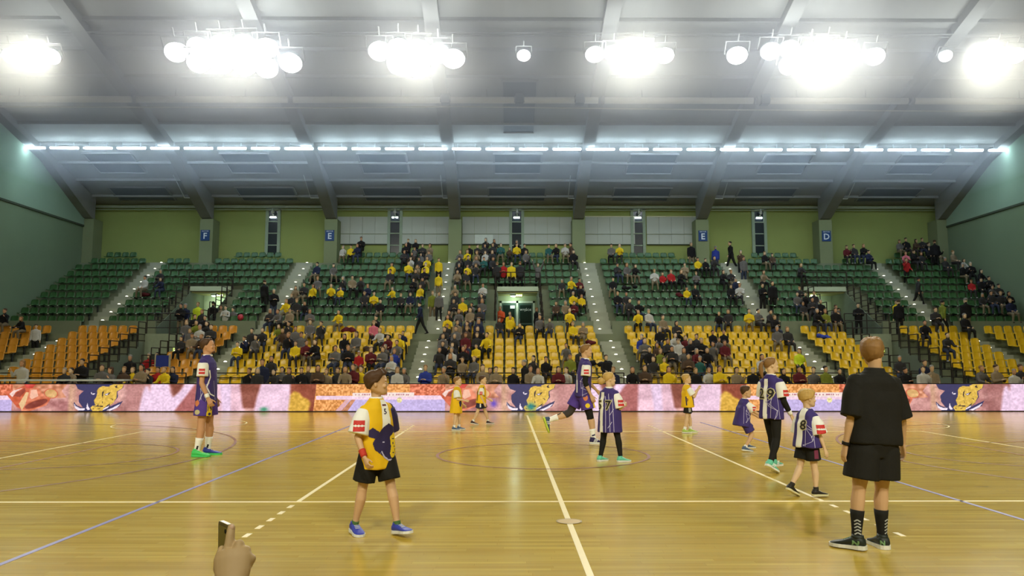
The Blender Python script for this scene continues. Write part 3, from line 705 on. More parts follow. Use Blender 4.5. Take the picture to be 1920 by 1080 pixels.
    def bell(o):
        fill(poly([(o + 20, 733), (o + 36, 731), (o + 62, 719), (o + 75, 722), (o + 60, 745), (o + 54, 768), (o + 46, 764)]), (206, 96, 66), 40, n1)
        fill(poly([(o + 38, 742), (o + 44, 735), (o + 58, 726), (o + 60, 732), (o + 50, 744)]), (150, 62, 50), 20, n1)
        fill(poly([(o + 30, 738), (o + 37, 731), (o + 55, 726), (o + 42, 734), (o + 36, 744)]), (238, 206, 196), 20, n3)
        fill(poly([(o + 54, 768), (o + 64, 745), (o + 68, 727), (o + 83, 726), (o + 95, 742), (o + 108, 745), (o + 100, 760), (o + 68, 772), (o + 54, 772)]), (222, 128, 96), 50, n1)
        fill(poly([(o + 68, 744), (o + 70, 730), (o + 80, 729), (o + 84, 742), (o + 72, 748)]), (242, 186, 160))
        e = el(o + 81, 757, 26, 7.5, -0.34); fill(e < 1, (200, 100, 72), 30, n1); fill(e < 0.7, (132, 56, 48), 26, n1)
        fill(poly([(o + 49, 757), (o + 61, 734), (o + 66, 735), (o + 61, 757), (o + 55, 770)]), (232, 190, 140))
        e = el(o + 107, 737, 13, 9.5, 0.2); fill((e < 1) & (e > 0.76), (206, 92, 66)); fill(e < 0.74, (216, 170, 110), 50, n1)
        fill(poly([(o + 56, 719), (o + 78, 719), (o + 72, 727), (o + 62, 727)]), (206, 70, 62), 40, n1)
    bell(800); 
    # bull head, half navy half yellow, with white tusks
    navy, yel, wht, dk = (52, 50, 96), (222, 182, 78), (240, 226, 238), (44, 28, 46)
    def q(pts): return [(130 + x / 12.7, 700 + y / 12.7) for x, y in pts]
    fill(poly(q([(260, 225), (1200, 225), (1080, 290), (1290, 300), (1400, 250), (1390, 330), (1260, 430), (1280, 560), (1160, 720), (1080, 800), (1400, 650), (1330, 780), (1150, 900), (380, 910), (250, 760), (250, 670), (340, 770), (470, 820), (370, 680), (360, 520), (470, 410), (330, 360)])), navy)
    fill(poly(q([(820, 330), (900, 290), (1080, 300), (1070, 275), (1180, 235), (1240, 245), (1400, 235), (1370, 340), (1240, 420), (1250, 560), (1180, 700), (1080, 780), (980, 810), (930, 900), (700, 905), (650, 820), (690, 775), (760, 760), (740, 700), (720, 640), (770, 560), (790, 460), (780, 400)])), yel, 26, n3)
    for e_ in ([(1190, 300), (1260, 250), (1240, 290), (1270, 330), (1220, 330)], [(950, 490), (1110, 430), (1060, 500), (1000, 525)], [(905, 440), (950, 390), (930, 500), (920, 590), (900, 520)], [(1080, 590), (1160, 600), (1165, 650), (1135, 610)], [(910, 640), (935, 690), (915, 720)], [(800, 770), (830, 720), (830, 770), (940, 770), (945, 800), (700, 790)], [(690, 830), (730, 830), (720, 865)], [(800, 855), (880, 825), (850, 860)], [(1000, 790), (1110, 710), (1080, 790)]):
        fill(poly(q(e_)), dk)
    fill(poly(q([(970, 490), (1050, 460), (1030, 505), (1000, 512)])), wht); fill(poly(q([(1000, 470), (1030, 465), (1020, 495)])), dk)
    fill(poly(q([(640, 450), (660, 430), (665, 475), (740, 465), (720, 495), (660, 492)])), wht)
    fill(poly(q([(255, 700), (300, 780), (400, 830), (520, 830), (510, 880), (370, 890), (290, 830)])), wht)
    fill(poly(q([(575, 700), (590, 780), (640, 860), (590, 880), (550, 830), (560, 760)])), wht)
    fill(poly(q([(940, 880), (960, 840), (1085, 765), (1060, 820)])), wht); fill(poly(q([(1020, 885), (1150, 830), (1350, 720), (1270, 820), (1120, 895)])), wht)
    for (cx, cy, rx, ry, c) in ((995, 763, 9, 8, (26, 130, 130)), (926, 757, 7, 8, (100, 70, 190)), (501, 768, 8, 5, (60, 150, 110))):   # stray colour spots of the show
        e = ((P - cx) / rx) ** 2 + ((V - cy) / ry) ** 2; w_ = np.exp(-e * 1.3)[..., None]; img[:] = img * (1 - w_) + np.array(c) * w_
    img *= (0.96 + 0.08 * n3[..., None])
    fr = empty('led_board', (0, 25.0, 0), 'long LED advertising board along the far side of the court, with bells and bull heads', 'display')
    me = bpy.data.meshes.new('screen')
    co = np.stack([GXX, np.full(P.shape, -0.012), 0.03 + GZ * 0.86], -1).reshape(-1, 3)
    idx = np.arange(nx * ny).reshape(ny, nx)
    fa = np.stack([idx[:-1, :-1], idx[:-1, 1:], idx[1:, 1:], idx[1:, :-1]], -1).reshape(-1, 4)
    me.vertices.add(nx * ny); me.vertices.foreach_set('co', co.astype('f').ravel())
    me.loops.add(fa.size); me.loops.foreach_set('vertex_index', fa.astype('i').ravel())
    me.polygons.add(len(fa)); me.polygons.foreach_set('loop_start', np.arange(0, fa.size, 4, dtype='i'))
    me.update(calc_edges=True); me.validate()
    at_ = me.color_attributes.new('show', 'FLOAT_COLOR', 'POINT')
    c = np.clip(img, 0, 255) / 255; c = np.where(c <= 0.04045, c / 12.92, ((c + 0.055) / 1.055) ** 2.4)
    rgba = np.concatenate([c.reshape(-1, 3), np.ones((nx * ny, 1))], 1).astype('f'); at_.data.foreach_set('color', rgba.ravel())
    m = bpy.data.materials.new('led_screen'); m.use_nodes = True; nt = m.node_tree
    b = nt.nodes['Principled BSDF']; b.inputs['Base Color'].default_value = (0.02, 0.02, 0.02, 1); b.inputs['Roughness'].default_value = 0.6
    a = nt.nodes.new('ShaderNodeAttribute'); a.attribute_name = 'show'; nt.links.new(a.outputs['Color'], b.inputs['Emission Color']); b.inputs['Emission Strength'].default_value = 1.04
    me.materials.append(m); link('screen', me, fr)
    Mblk = mk('board_black', (30, 20, 20), 0.5)
    MB().box(X0, X1, 0, 0.12, 0.0, 0.91).build('cabinet', Mblk, fr)
    MB().box(X0, X1, -0.02, 0.13, 0.89, 0.915).build('top_edge', Mblk, fr); MB().box(X0, X1, -0.025, 0.13, 0.0, 0.03).build('bottom_edge', Mblk, fr)
led()
# long white tables behind the board at the left
for i, (a, b) in enumerate(((-16.9, -14.6), (-14.5, -12.7))):
    t = empty('press_table', ((a + b) / 2, 25.75, 0), 'long white table behind the LED board at the far left, ' + ('end one', 'second one'), 'table', 'tables behind the board') if False else empty('press_table', ((a + b) / 2, 25.75, 0), 'long white table behind the LED board, ' + ('in the left corner', 'nearer the first bull head')[i], 'table', 'tables behind the board')
    hw = (b - a) / 2
    MB().box(-hw, hw, -0.3, 0.3, 0.98, 1.03).build('tabletop', mk('table_white', (214, 214, 200), 0.5), t)
    for x in (-hw + 0.1, hw - 0.1):
        for y in (-0.25, 0.25): MB().tube((x, y, 0), (x, y, 0.98), 0.02).build('leg', Mrail, t)
# ---------------------------------------------------------------- people
SKIN = [mk('skin_a', (208, 168, 128), 0.55, 0.06, 6), mk('skin_b', (200, 150, 112), 0.55, 0.06, 6), mk('skin_c', (220, 186, 148), 0.55, 0.06, 6)]
HAIR = {n: mk('hair_' + n, c, 0.6, 0.25, 40, stretch=(1, 1, 0.2)) for n, c in (('black', (36, 28, 24)), ('brown', (78, 54, 34)), ('light', (140, 104, 60)), ('blond', (196, 160, 92)), ('grey', (140, 134, 124)))}
def lerp(a, b, t): return a + (b - a) * t
TORSO = [(-0.27, .060, .044, .05), (-0.12, .086, .055, .064), (0.05, .093, .058, .066), (0.22, .086, .056, .056), (0.42, .078, .056, .046), (0.62, .086, .060, .050), (0.8, .098, .062, .056), (0.9, .094, .054, .055), (1.0, .062, .042, .048), (1.07, .038, .032, .038)]
def interp(tab, t):
    if t <= tab[0][0]: return tab[0][1:]
    for a, b in zip(tab[:-1], tab[1:]):
        if t <= b[0]:
            u = (t - a[0]) / (b[0] - a[0]); return tuple(lerp(p, q, u) for p, q in zip(a[1:], b[1:]))
    return tab[-1][1:]
class Fig:
    """joints of a figure of height H, forward +y, right +x; pose angles in degrees"""
    def __init__(s, H, hf=0.13, lean=0, twist=0, hyaw=0, hpitch=0, L=(0, 8, 12, 0), R=(0, 8, 12, 0), LL=(0, 4, 4, 0, 8), RL=(0, 4, 4, 0, 8), girth=1.0, side=0):
        s.H, s.hf, s.g = H, hf, girth
        kid = (hf - 0.13) / 0.045
        hip = H * (0.525 - 0.03 * kid); s.th = H * (0.245 - 0.015 * kid); s.sh = hip - s.th - 0.04 * H; s.ank = 0.04 * H
        zs = H * (1 - hf - 0.045)
        s.tl = zs - hip; s.hyaw, s.hpitch = hyaw, hpitch
        s.pelvis = Vector((0, 0, hip)); s.M = Matrix.Rotation(-R_(lean), 3, 'X') @ Matrix.Rotation(R_(side), 3, 'Y'); s.MT = s.M @ Matrix.Rotation(R_(twist), 3, 'Z')
        s.up = s.M @ Vector((0, 0, 1))
        s.chest = s.pelvis + s.up * s.tl
        s.neck0 = s.chest + s.up * (0.012 * H); sw = H * 0.093 * girth
        s.chin = s.chest + s.up * (0.045 * H) + Vector((0, 0.012 * H, 0))
        s.hips = {}; s.knee = {}; s.ankle = {}; s.foot = {}; s.shd = {}; s.elb = {}; s.wri = {}; s.hdir = {}
        for k, sg, leg, arm in (('L', -1, LL, L), ('R', 1, RL, R)):
            h = s.pelvis + Vector((sg * 0.047 * H, 0, 0))
            def ld(sw_, ab): return Vector((sg * math.sin(R_(ab)), math.sin(R_(sw_)) * math.cos(R_(ab)), -math.cos(R_(sw_)) * math.cos(R_(ab))))
            kn = h + ld(leg[0], leg[1]) * s.th; an = kn + ld(leg[0] - leg[2], leg[1] * 0.7) * s.sh
            s.hips[k], s.knee[k], s.ankle[k], s.foot[k] = h, kn, an, (leg[3], sg * leg[4])
            sd = s.chest + s.MT @ Vector((sg * sw, 0, -0.043 * H))
            e = sd + ld(arm[0], arm[1]) * (0.168 * H)
            fd = ld(arm[0] + arm[2], arm[1]); fd = (fd + Vector((-sg * arm[3], 0, 0))).normalized()
            s.shd[k], s.elb[k], s.wri[k], s.hdir[k] = sd, e, e + fd * (0.142 * H), fd
    def torso_ring(s, t, grow=0.0, minhw=None, n=22, sq=2.4, minf=None):
        hw, f, b = [v * s.H * s.g for v in interp(TORSO, t)]
        if minhw: hw = max(hw, minhw)
        if minf: f = max(f, minf); b = max(b, minf)
        hw += grow; f += grow; b += grow
        c = s.pelvis + s.up * (s.tl * t); out = []
        tw = s.MT if t > 0.5 else s.M
        for i in range(n):
            a = 2 * math.pi * i / n; ca, sa = math.cos(a), math.sin(a)
            x = hw * math.copysign(abs(ca) ** (2 / sq), ca); y = (f if sa > 0 else b) * math.copysign(abs(sa) ** (2 / sq), sa)
            out.append(c + tw @ Vector((x, y, 0)))
        return out
    def headM(s): return Matrix.Rotation(R_(s.hyaw), 3, 'Z') @ Matrix.Rotation(-R_(s.hpitch), 3, 'X')
    def body(s, hand_pose=None, hand_scale=1.0, simple=False, face=True):
        H, g = s.H, s.g; b = MB()
        b.rings([s.torso_ring(t) for t in (-.20, -.12, .05, .22, .42, .62, .8, .92, 1.0, 1.07)])
        b.limb(s.neck0 - s.up * .02 * H, s.chin + Vector((0, -.02 * H, .04 * H)), [(0, .034 * H, .034 * H), (.5, .030 * H, .031 * H), (1, .030 * H, .034 * H)], side=(1, 0, 0))
        for k, sg in (('L', -1), ('R', 1)):
            hp, kn, an = s.hips[k], s.knee[k], s.ankle[k]
            b.limb(hp + Vector((0, 0, .03 * H)), kn, [(0, .052 * H * g, .055 * H * g), (.3, .048 * H * g, .052 * H * g), (.7, .037 * H * g, .041 * H * g), (1, .030 * H, .032 * H)], side=(1, 0, 0))
            b.ell(kn, (.031 * H, .033 * H, .034 * H)); 
            b.limb(kn, an, [(0, .029 * H, .031 * H), (.25, .032 * H, .036 * H, 0, -.006 * H), (.5, .027 * H, .030 * H, 0, -.005 * H), (.8, .019 * H, .022 * H), (1, .018 * H, .022 * H)], side=(1, 0, 0))
            fp, fy = s.foot[k]; fm = Matrix.Rotation(-R_(fy), 3, 'Z') @ Matrix.Rotation(R_(fp), 3, 'X')
            b.limb(an + fm @ Vector((0, -.022 * H, -.014 * H)), an + fm @ Vector((0, .088 * H, -.026 * H)), [(0, .018 * H, .018 * H), (.3, .021 * H, .02 * H), (.75, .024 * H, .013 * H), (1, .014 * H, .009 * H)], side=fm @ Vector((1, 0, 0)))
            sd, el, wr = s.shd[k], s.elb[k], s.wri[k]
            b.ell(sd, (.033 * H * g,) * 3)
            b.limb(sd, el, [(0, .030 * H * g, .032 * H * g), (.35, .027 * H * g, .029 * H * g), (.8, .021 * H * g, .022 * H * g), (1, .021 * H, .021 * H)], side=(1, 0, 0))
            b.ell(el, (.0215 * H,) * 3)
            b.limb(el, wr, [(0, .021 * H * g, .021 * H), (.25, .023 * H * g, .022 * H), (.7, .017 * H, .016 * H), (1, .0145 * H, .0125 * H)], side=(1, 0, 0))
            if simple:
                b.limb(wr, wr + s.hdir[k] * .09 * H, [(0, .014 * H, .014 * H), (.4, .024 * H, .015 * H), (1, .014 * H, .012 * H)], side=(0, 1, 0))
            else: s.hand(b, k, sg, *(hand_pose or {}).get(k, (14, 0)), sc_=hand_scale)
        s.head(b, simple, face)
        return b
    def hand(s, b, k, sg, curl, roll, sc_=1.0):
        u = s.H * .1075 / .19 * sc_; d = s.hdir[k]; wr = s.wri[k]
        th = Vector((0, 1, 0)) if abs(d.y) < 0.8 else Vector((0, 0, 1))
        th = (th - d * th.dot(d)).normalized(); th = Matrix.Rotation(R_(roll) * sg, 3, d) @ th
        n = th.cross(d) if sg > 0 else d.cross(th)
        b.limb(wr - d * .01 * u, wr + d * .095 * u, [(0, .027 * u, .021 * u), (.4, .037 * u, .0175 * u), (.85, .042 * u, .0155 * u), (1, .038 * u, .012 * u)], side=th, n=14)
        for off, ln, sp in ((.030, .074, 4), (.0105, .084, 1), (-.0095, .078, -2), (-.029, .060, -6)):
            p = wr + d * .086 * u + th * off * u; dd = Matrix.Rotation(R_(sp) * (1 if n.dot(th.cross(d)) > 0 else -1) * -1, 3, n) @ d; r = .0088 * u
            for q, seg in enumerate((.44, .31, .25)):
                ax = d.cross(n).normalized(); dd = (Matrix.Rotation(R_(curl * (1 + .5 * (q == 1))), 3, ax) @ dd).normalized()
                e = p + dd * ln * seg * u; b.limb(p - dd * .003 * u, e + dd * .002 * u, [(0, r * .85, r * .85), (.15, r, r), (.85, r * .94, r * .94), (1, r * .6, r * .6)], n=8); p = e; r *= .93
        p = wr + d * .03 * u + th * .026 * u + n * .006 * u; dd = (d * .72 + th * .62 + n * .28).normalized(); r = .0115 * u
        for seg in (.036, .03, .024):
            e = p + dd * seg * u; b.limb(p - dd * .004 * u, e + dd * .002 * u, [(0, r * .9, r * .9), (.2, r, r), (.85, r * .9, r * .9), (1, r * .6, r * .6)], n=8); p = e; r *= .9
            dd = (dd + d * .25 - th * .1).normalized()
    HEADR = [(0.0, .13, .34, -.06), (.06, .22, .40, .02), (.16, .275, .42, -.20), (.28, .305, .415, -.36), (.40, .33, .41, -.43), (.5, .345, .405, -.47), (.62, .36, .42, -.50), (.74, .357, .40, -.50), (.85, .32, .34, -.45), (.93, .25, .25, -.35), (.985, .15, .14, -.22), (1.0, .06, .05, -.1)]
    def hp(s, x, y, z):
        """point in head units: x right, y forward, z up from the chin, 1 = head height"""
        hh = s.hf * s.H; return s.chin + s.headM() @ Vector((x * hh, (y - .0) * hh, z * hh))
    def head(s, b, simple, face):
        rs = []; n = 20
        for z, hw, f, bk in s.HEADR:
            c = (f + bk) / 2; r = (f - bk) / 2; row = []
            for i in range(n):
                a = 2 * math.pi * i / n; ca, sa = math.cos(a), math.sin(a)
                row.append(s.hp(hw * ca, c + r * sa, z))
            rs.append(row)
        b.rings(rs)
        if simple: return
        hh = s.hf * s.H; M = s.headM()
        b.limb(s.hp(0, .375, .55), s.hp(0, .452, .372), [(0, .032 * hh, .03 * hh), (.6, .045 * hh, .045 * hh), (1, .068 * hh, .05 * hh)], side=M @ Vector((1, 0, 0)), n=10)
        b.ell(s.hp(0, .385, .215), (.10 * hh, .045 * hh, .035 * hh), M); b.ell(s.hp(0, .36, .07), (.10 * hh, .06 * hh, .06 * hh), M)
        for e in (-1, 1):
            b.ell(s.hp(e * .355, -.06, .46), (.035 * hh, .075 * hh, .125 * hh), M @ Matrix.Rotation(e * .3, 3, 'Z'))
            b.ell(s.hp(e * .17, .375, .60), (.11 * hh, .04 * hh, .03 * hh), M); b.ell(s.hp(e * .22, .31, .37), (.09 * hh, .08 * hh, .08 * hh), M)
    def face_parts(s, root, hairm):
        hh = s.hf * s.H; M = s.headM()
        we, ie = mk('eye_white', (226, 220, 210), 0.3), mk('eye_iris', (44, 34, 28), 0.25); lip = mk('lips', (176, 106, 92), 0.5)
        for e in (-1, 1):
            o = MB().ell(s.hp(e * .15, .347, .515), (.062 * hh, .035 * hh, .024 * hh), M, 10, 6).build('eye', we, root, True)
            MB().ell(s.hp(e * .15, .371, .515), (.030 * hh, .014 * hh, .024 * hh), M, 8, 5).build('iris', ie, o, True)
            MB().limb(s.hp(e * .07, .405, .605), s.hp(e * .25, .35, .61), [(0, .018 * hh, .012 * hh), (.5, .022 * hh, .016 * hh), (1, .01 * hh, .008 * hh)], n=8).build('eyebrow', hairm, root, True)
        MB().limb(s.hp(-.11, .395, .215), s.hp(.11, .395, .215), [(0, .01 * hh, .01 * hh), (.5, .03 * hh, .03 * hh), (1, .01 * hh, .01 * hh)], side=M @ Vector((0, 1, 0)), n=8).build('mouth', lip, root, True)
    def hair(s, root, m, style='short', thick=.05, front=.84, side=.56, back=.24, seed=0):
        n, nl = 40, 26; rs = []; hh = s.hf * s.H
        tab = [(z, hw, f, bk) for z, hw, f, bk in s.HEADR]
        for k in range(nl):
            z = .05 + .95 * (k / (nl - 1)) ** .85; hw, f, bk = interp(tab, z); c = (f + bk) / 2; r = (f - bk) / 2; row = []
            for i in range(n):
                a = 2 * math.pi * i / n; ca, sa = math.cos(a), math.sin(a); fr = (sa + 1) / 2
                if fr > .5: u = min(1, (fr - .5) / .42); u = u * u * (3 - 2 * u); zl = lerp(side, front, u)
                else: u = fr / .5; u = u * u * (3 - 2 * u); zl = lerp(back, side, u)
                t = (z - zl) / .07; t = max(0, min(1, t)); t = t * t * (3 - 2 * t)
                nv = noise.noise(Vector((ca * 3 + seed, sa * 3, z * 5))) * .45 + noise.noise(Vector((ca * 9, sa * 9 + seed, z * 12))) * .3
                th = thick * (1 + nv)
                if style == 'quiff': th *= 1 + .9 * max(0, z - .7) / .3 * max(0, sa + .3)
                if style == 'short': th *= .55 + .75 * max(0, (z - .5) / .5)
                if style == 'bowl': th *= 1.25
                g_ = lerp(-.05, th, t)
                row.append(s.hp((hw + g_) * ca, c + (r + g_) * sa, z + g_ * max(0, (z - .55) / .45) * 1.0))
            rs.append(row)
        mb = MB().rings(rs)
        o = mb.build('hair', m, root, True)
        if style == 'ponytail':
            p = [s.hp(0, -.50, .72), s.hp(0, -.66, .66), s.hp(-.03, -.72, .40), s.hp(-.05, -.70, .08), s.hp(-.05, -.64, -.22), s.hp(-.04, -.58, -.42)]
            t = MB()
            for a, b_, r0, r1 in zip(p[:-1], p[1:], (.08, .13, .15, .14, .09), (.13, .15, .14, .09, .02)): t.limb(a, b_, [(0, r0 * hh, r0 * hh), (1, r1 * hh, r1 * hh)], side=(1, 0, 0), n=12)
            link('ponytail', remeshed(t, 'ponytail', m, .012, 2), o)
            MB().tube(s.hp(0, -.52, .71), s.hp(0, -.57, .70), .085 * hh, None, 12).build('hair_tie', mk('hair_tie', (60, 40, 60), .6), o)
            MB().limb(s.hp(-.36, .12, .86), s.hp(.36, .12, .86), [(0, .02 * hh, .02 * hh), (.5, .02 * hh, .02 * hh, 0, 0.0), (1, .02 * hh, .02 * hh)]).build('headband', mk('headband', (200, 190, 130), .6), o) if False else None
        if style == 'bun':
            MB().ell(s.hp(0, -.70, .36), (.28 * hh, .25 * hh, .28 * hh), None, 14, 9).build('bun', m, o, True)
            MB().ell(s.hp(0, -.52, .40), (.16 * hh, .08 * hh, .16 * hh), None, 12, 7).build('hair_tie', mk('hair_tie_pale', (206, 196, 170), .6), o, True)
        return o
    # ---- clothing
    def shirt(s, root, m, name='shirt', hem=-.2, ease=.012, sleeve=.62, sr=.048, voxel=.009, minhw=.098, minf=.062, hemgrow=0.0, sleeves=True, wrinkle=.006, seed=1, collar=True):
        H = s.H; b = MB(); ts = [hem] + [t for t in (-.3, -.15, .0, .15, .3, .45, .6, .75, .88, .96) if t > hem + .05]
        rr = []
        for t in ts:
            gr = ease + hemgrow * max(0, (.6 - t)); top = max(0, (t - .86) / .2)
            rr.append(s.torso_ring(t, gr * (1 - .4 * top), minhw * H * s.g if t < .8 else None, 26, 2.5, minf * H * s.g if t < .7 else None))
        rr.append(s.torso_ring(1.0, ease * .9)); rr.append(s.torso_ring(1.045, ease * .9)); rr.append(s.torso_ring(1.10, .009))
        b.rings(rr)
        for k, sg in (('L', -1), ('R', 1)):
            sd, el = s.shd[k], s.elb[k]; inn = s.chest + s.MT @ Vector((sg * .044 * H, 0, -.020 * H))
            b.limb(inn, sd + (el - sd) * .12, [(0, .046 * H, .032 * H), (1, .046 * H * s.g, .043 * H * s.g)], side=(0, 1, 0), n=16)
            b.ell(sd + s.MT @ Vector((0, 0, .002 * H)), (.0385 * H * s.g,) * 3)
            if sleeves: s._sleeve(b, k, sleeve, sr, 0)
        me = remeshed(b, name, m, voxel, 4)
        wr_ = wrinkle
        if wr_:
            co = np.empty(len(me.vertices) * 3, 'f'); me.vertices.foreach_get('co', co); no = np.empty(len(me.vertices) * 3, 'f'); me.vertices.foreach_get('normal', no)
            co = co.reshape(-1, 3); no = no.reshape(-1, 3)
            q = np.array([noise.noise(Vector((c[0] * 9 + seed, c[1] * 9, c[2] * 5 + c[0] * 3))) for c in co]); co += no * (q * wr_ + abs(wr_) * .35)[:, None]
            me.vertices.foreach_set('co', co.astype('f').ravel()); me.update()
        o = link(name, me, root)
        return o
    def collar(s, parent, m):
        H, g = s.H, s.g
        return MB().limb(s.neck0 + s.up * .006 * H, s.neck0 + s.up * .023 * H, [(0, .040 * H * g + .013, .038 * H * g + .014), (1, .037 * H * g + .010, .035 * H * g + .011)], side=(1, 0, 0), n=22).build('collar', m, parent, True)
    def _sleeve(s, b, k, ln, sr, grow):
        H = s.H; sd, el, wr = s.shd[k], s.elb[k], s.wri[k]
        if ln <= 1: b.limb(sd, sd + (el - sd) * ln, [(0, .040 * H + grow, .043 * H + grow), (.35, (.4 * .046 + .6 * sr) * H + grow, (.4 * .046 + .6 * sr) * H + grow), (1, (sr + .002) * H + grow, (sr + .002) * H + grow)], side=(1, 0, 0), n=18)
        else:
            b.limb(sd, el, [(0, sr * H + grow, sr * H + grow), (1, .8 * sr * H + grow, .8 * sr * H + grow)], side=(1, 0, 0), n=18)
            b.ell(el, (.8 * sr * H + grow,) * 3); b.limb(el, el + (wr - el) * (ln - 1), [(0, .8 * sr * H + grow, .8 * sr * H + grow), (1, .62 * sr * H + grow, .62 * sr * H + grow)], side=(1, 0, 0), n=16)
    def sleeve(s, parent, k, m, ln, sr, name='sleeve', voxel=.008, start=None):
        b = MB(); H = s.H; sd, el = s.shd[k], s.elb[k]; g_ = .004
        st = sd - (el - sd) * .06
        b.limb(st, sd + (el - sd) * ln, [(0, .026 * H, .026 * H), (.05, .0385 * H + g_, .040 * H + g_), (.14, .043 * H + g_, .044 * H + g_), (.4, (.4 * .046 + .6 * sr) * H + g_, (.4 * .046 + .6 * sr) * H + g_), (1, (sr + .002) * H + g_, (sr + .002) * H + g_)], side=(1, 0, 0), n=18)
        return link(name, remeshed(b, name, m, voxel, 3), parent)
    def shorts(s, root, m, top=.22, leg=.62, r0=.062, r1=.066, voxel=.009, name='shorts', ease=.012):
        H = s.H; b = MB()
        b.rings([s.torso_ring(t, ease) for t in (-.31, -.2, -.1, .05, .15, top)])
        for k in 'LR':
            h, kn = s.hips[k], s.knee[k]
            b.limb(h + Vector((0, 0, .02 * H)), h + (kn - h) * leg, [(0, .056 * H, .062 * H), (.4, r0 * H, (r0 + .004) * H), (1, r1 * H, (r1 + .004) * H)], side=(1, 0, 0), n=20)
        return link(name, remeshed(b, name, m, voxel, 3), root)
    def leggings(s, root, m, down=.9, voxel=.008, name='leggings', sides='LR', upper=True):
        H = s.H; b = MB()
        if upper: b.rings([s.torso_ring(t, .008) for t in (-.27, -.2, -.1, .05, .2, .3)])
        for k in sides:
            h, kn, an = s.hips[k], s.knee[k], s.ankle[k]; g = s.g
            b.limb(h + Vector((0, 0, .03 * H)), kn, [(0, .054 * H * g, .058 * H * g), (.3, .051 * H * g, .055 * H * g), (.7, .041 * H, .045 * H), (1, .034 * H, .036 * H)], side=(1, 0, 0))
            b.ell(kn, (.035 * H,) * 3)
            b.limb(kn, kn + (an - kn) * down, [(0, .033 * H, .035 * H), (.28, .036 * H, .04 * H, 0, -.005 * H), (.6, .029 * H, .032 * H, 0, -.004 * H), (1, .023 * H, .026 * H)], side=(1, 0, 0))
        return link(name, remeshed(b, name, m, voxel, 3), root)
    def sock(s, root, k, m, t0, t1=1.0, name='sock', grow=.003):
        kn, an = s.knee[k], s.ankle[k]; H = s.H; tab = [(0, .030, .032, 0), (.25, .033, .037, -.006), (.5, .028, .031, -.005), (.8, .020, .023, 0), (1, .019, .023, 0)]
        pr = []
        for i in range(7):
            t = lerp(t0, t1, i / 6); a, b_, o = interp(tab, t); pr.append((i / 6, a * H + grow, b_ * H + grow, 0, o * H))
        return MB().limb(kn + (an - kn) * t0, kn + (an - kn) * t1, pr, side=(1, 0, 0), n=18).build(name, m, root, True)
    def band(s, root, k, m, t0, t1, name, grow=.004, arm=True, r=None):
        el, wr = (s.elb[k], s.wri[k]); H = s.H; tab = [(0, .021, .021), (.25, .023, .022), (.7, .017, .016), (1, .0145, .0135)]
        pr = [(i / 4,) + tuple(v * H * s.g + grow for v in interp(tab, lerp(t0, t1, i / 4))) for i in range(5)]
        return MB().limb(el + (wr - el) * t0, el + (wr - el) * t1, pr, side=(1, 0, 0), n=16).build(name, m, root, True)
    def shoe(s, root, k, mu, ms, L=.155, name='shoe', stripe=None, lace=None):
        H = s.H; fp, fy = s.foot[k]; M = Matrix.Rotation(-R_(fy), 3, 'Z') @ Matrix.Rotation(R_(fp), 3, 'X'); an = s.ankle[k]
        def P(x, y, z): return an + M @ Vector((x * H, y * H, (z - .04) * H))
        y0 = -.042; rs = []
        for t, hw, h in ((0, .012, .03), (.03, .022, .05), (.12, .027, .062), (.3, .028, .06), (.42, .029, .05), (.6, .033, .036), (.8, .034, .027), (.93, .026, .021), (1, .012, .016)):
            row = []
            for i in range(16):
                a = 2 * math.pi * i / 16; ca, sa = math.cos(a), math.sin(a)
                row.append(P(hw * math.copysign(abs(ca) ** .8, ca), y0 + t * L, .012 + (h - .012) * .5 * (1 + math.copysign(abs(sa) ** .9, sa))))
            rs.append(row)
        o = MB().rings(rs).build(name, mu, root, True)
        ol = []
        for t, hw in ((-.02, .012), (.03, .024), (.15, .030), (.35, .029), (.5, .030), (.68, .037), (.84, .036), (.96, .026), (1.02, .012)): ol.append((hw, y0 + t * L))
        pts = ol + [(-x, y) for x, y in reversed(ol)]
        n = len(pts); vs = [P(x, y, 0) for x, y in pts] + [P(x, y, .015 + (.004 if y < 0 else 0)) for x, y in pts]
        MB().add(vs, [tuple(range(n)), tuple(range(2 * n - 1, n - 1, -1))] + [(i, i + n, (i + 1) % n + n, (i + 1) % n) for i in range(n)]).build('sole', ms, o)
        MB().limb(P(0, -.006, .045), P(0, -.008, .066), [(0, .026 * H, .031 * H), (1, .0225 * H, .027 * H)], side=M @ Vector((1, 0, 0)), n=16).build('collar', mu, o, True)
        lc = lace or ms; lb = MB()
        for q in range(4): 
            yy = .018 + q * .012; hz = interp([(0, .064), (.3, .062), (.42, .052), (.6, .038), (.8, .029)], (yy - y0) / L)[0]
            lb.limb(P(-.014, yy, hz - .002), P(.014, yy, hz - .002), [(0, .0022 * H, .0022 * H), (.5, .0025 * H, .0025 * H, 0, 0), (1, .0022 * H, .0022 * H)], n=6)
        lb.build('laces', lc, o)
        if stripe:
            for e in (-1, 1):
                sb = MB()
                for q in range(3):
                    yy = .012 + q * .013
                    sb.add([P(e * (.0295 + .0005 * q), yy - .016, .018), P(e * (.0295 + .0005 * q), yy - .011, .018), P(e * .022, yy + .006, .05), P(e * .022, yy, .05), P(e * .033, yy - .016, .018), P(e * .033, yy - .011, .018), P(e * .0265, yy + .006, .05), P(e * .0265, yy, .05)],
                           [(0, 1, 2, 3), (4, 5, 6, 7), (0, 1, 5, 4), (1, 2, 6, 5), (2, 3, 7, 6), (3, 0, 4, 7)])
                sb.build('side_stripes', stripe, o)
        return o
R_ = math.radians

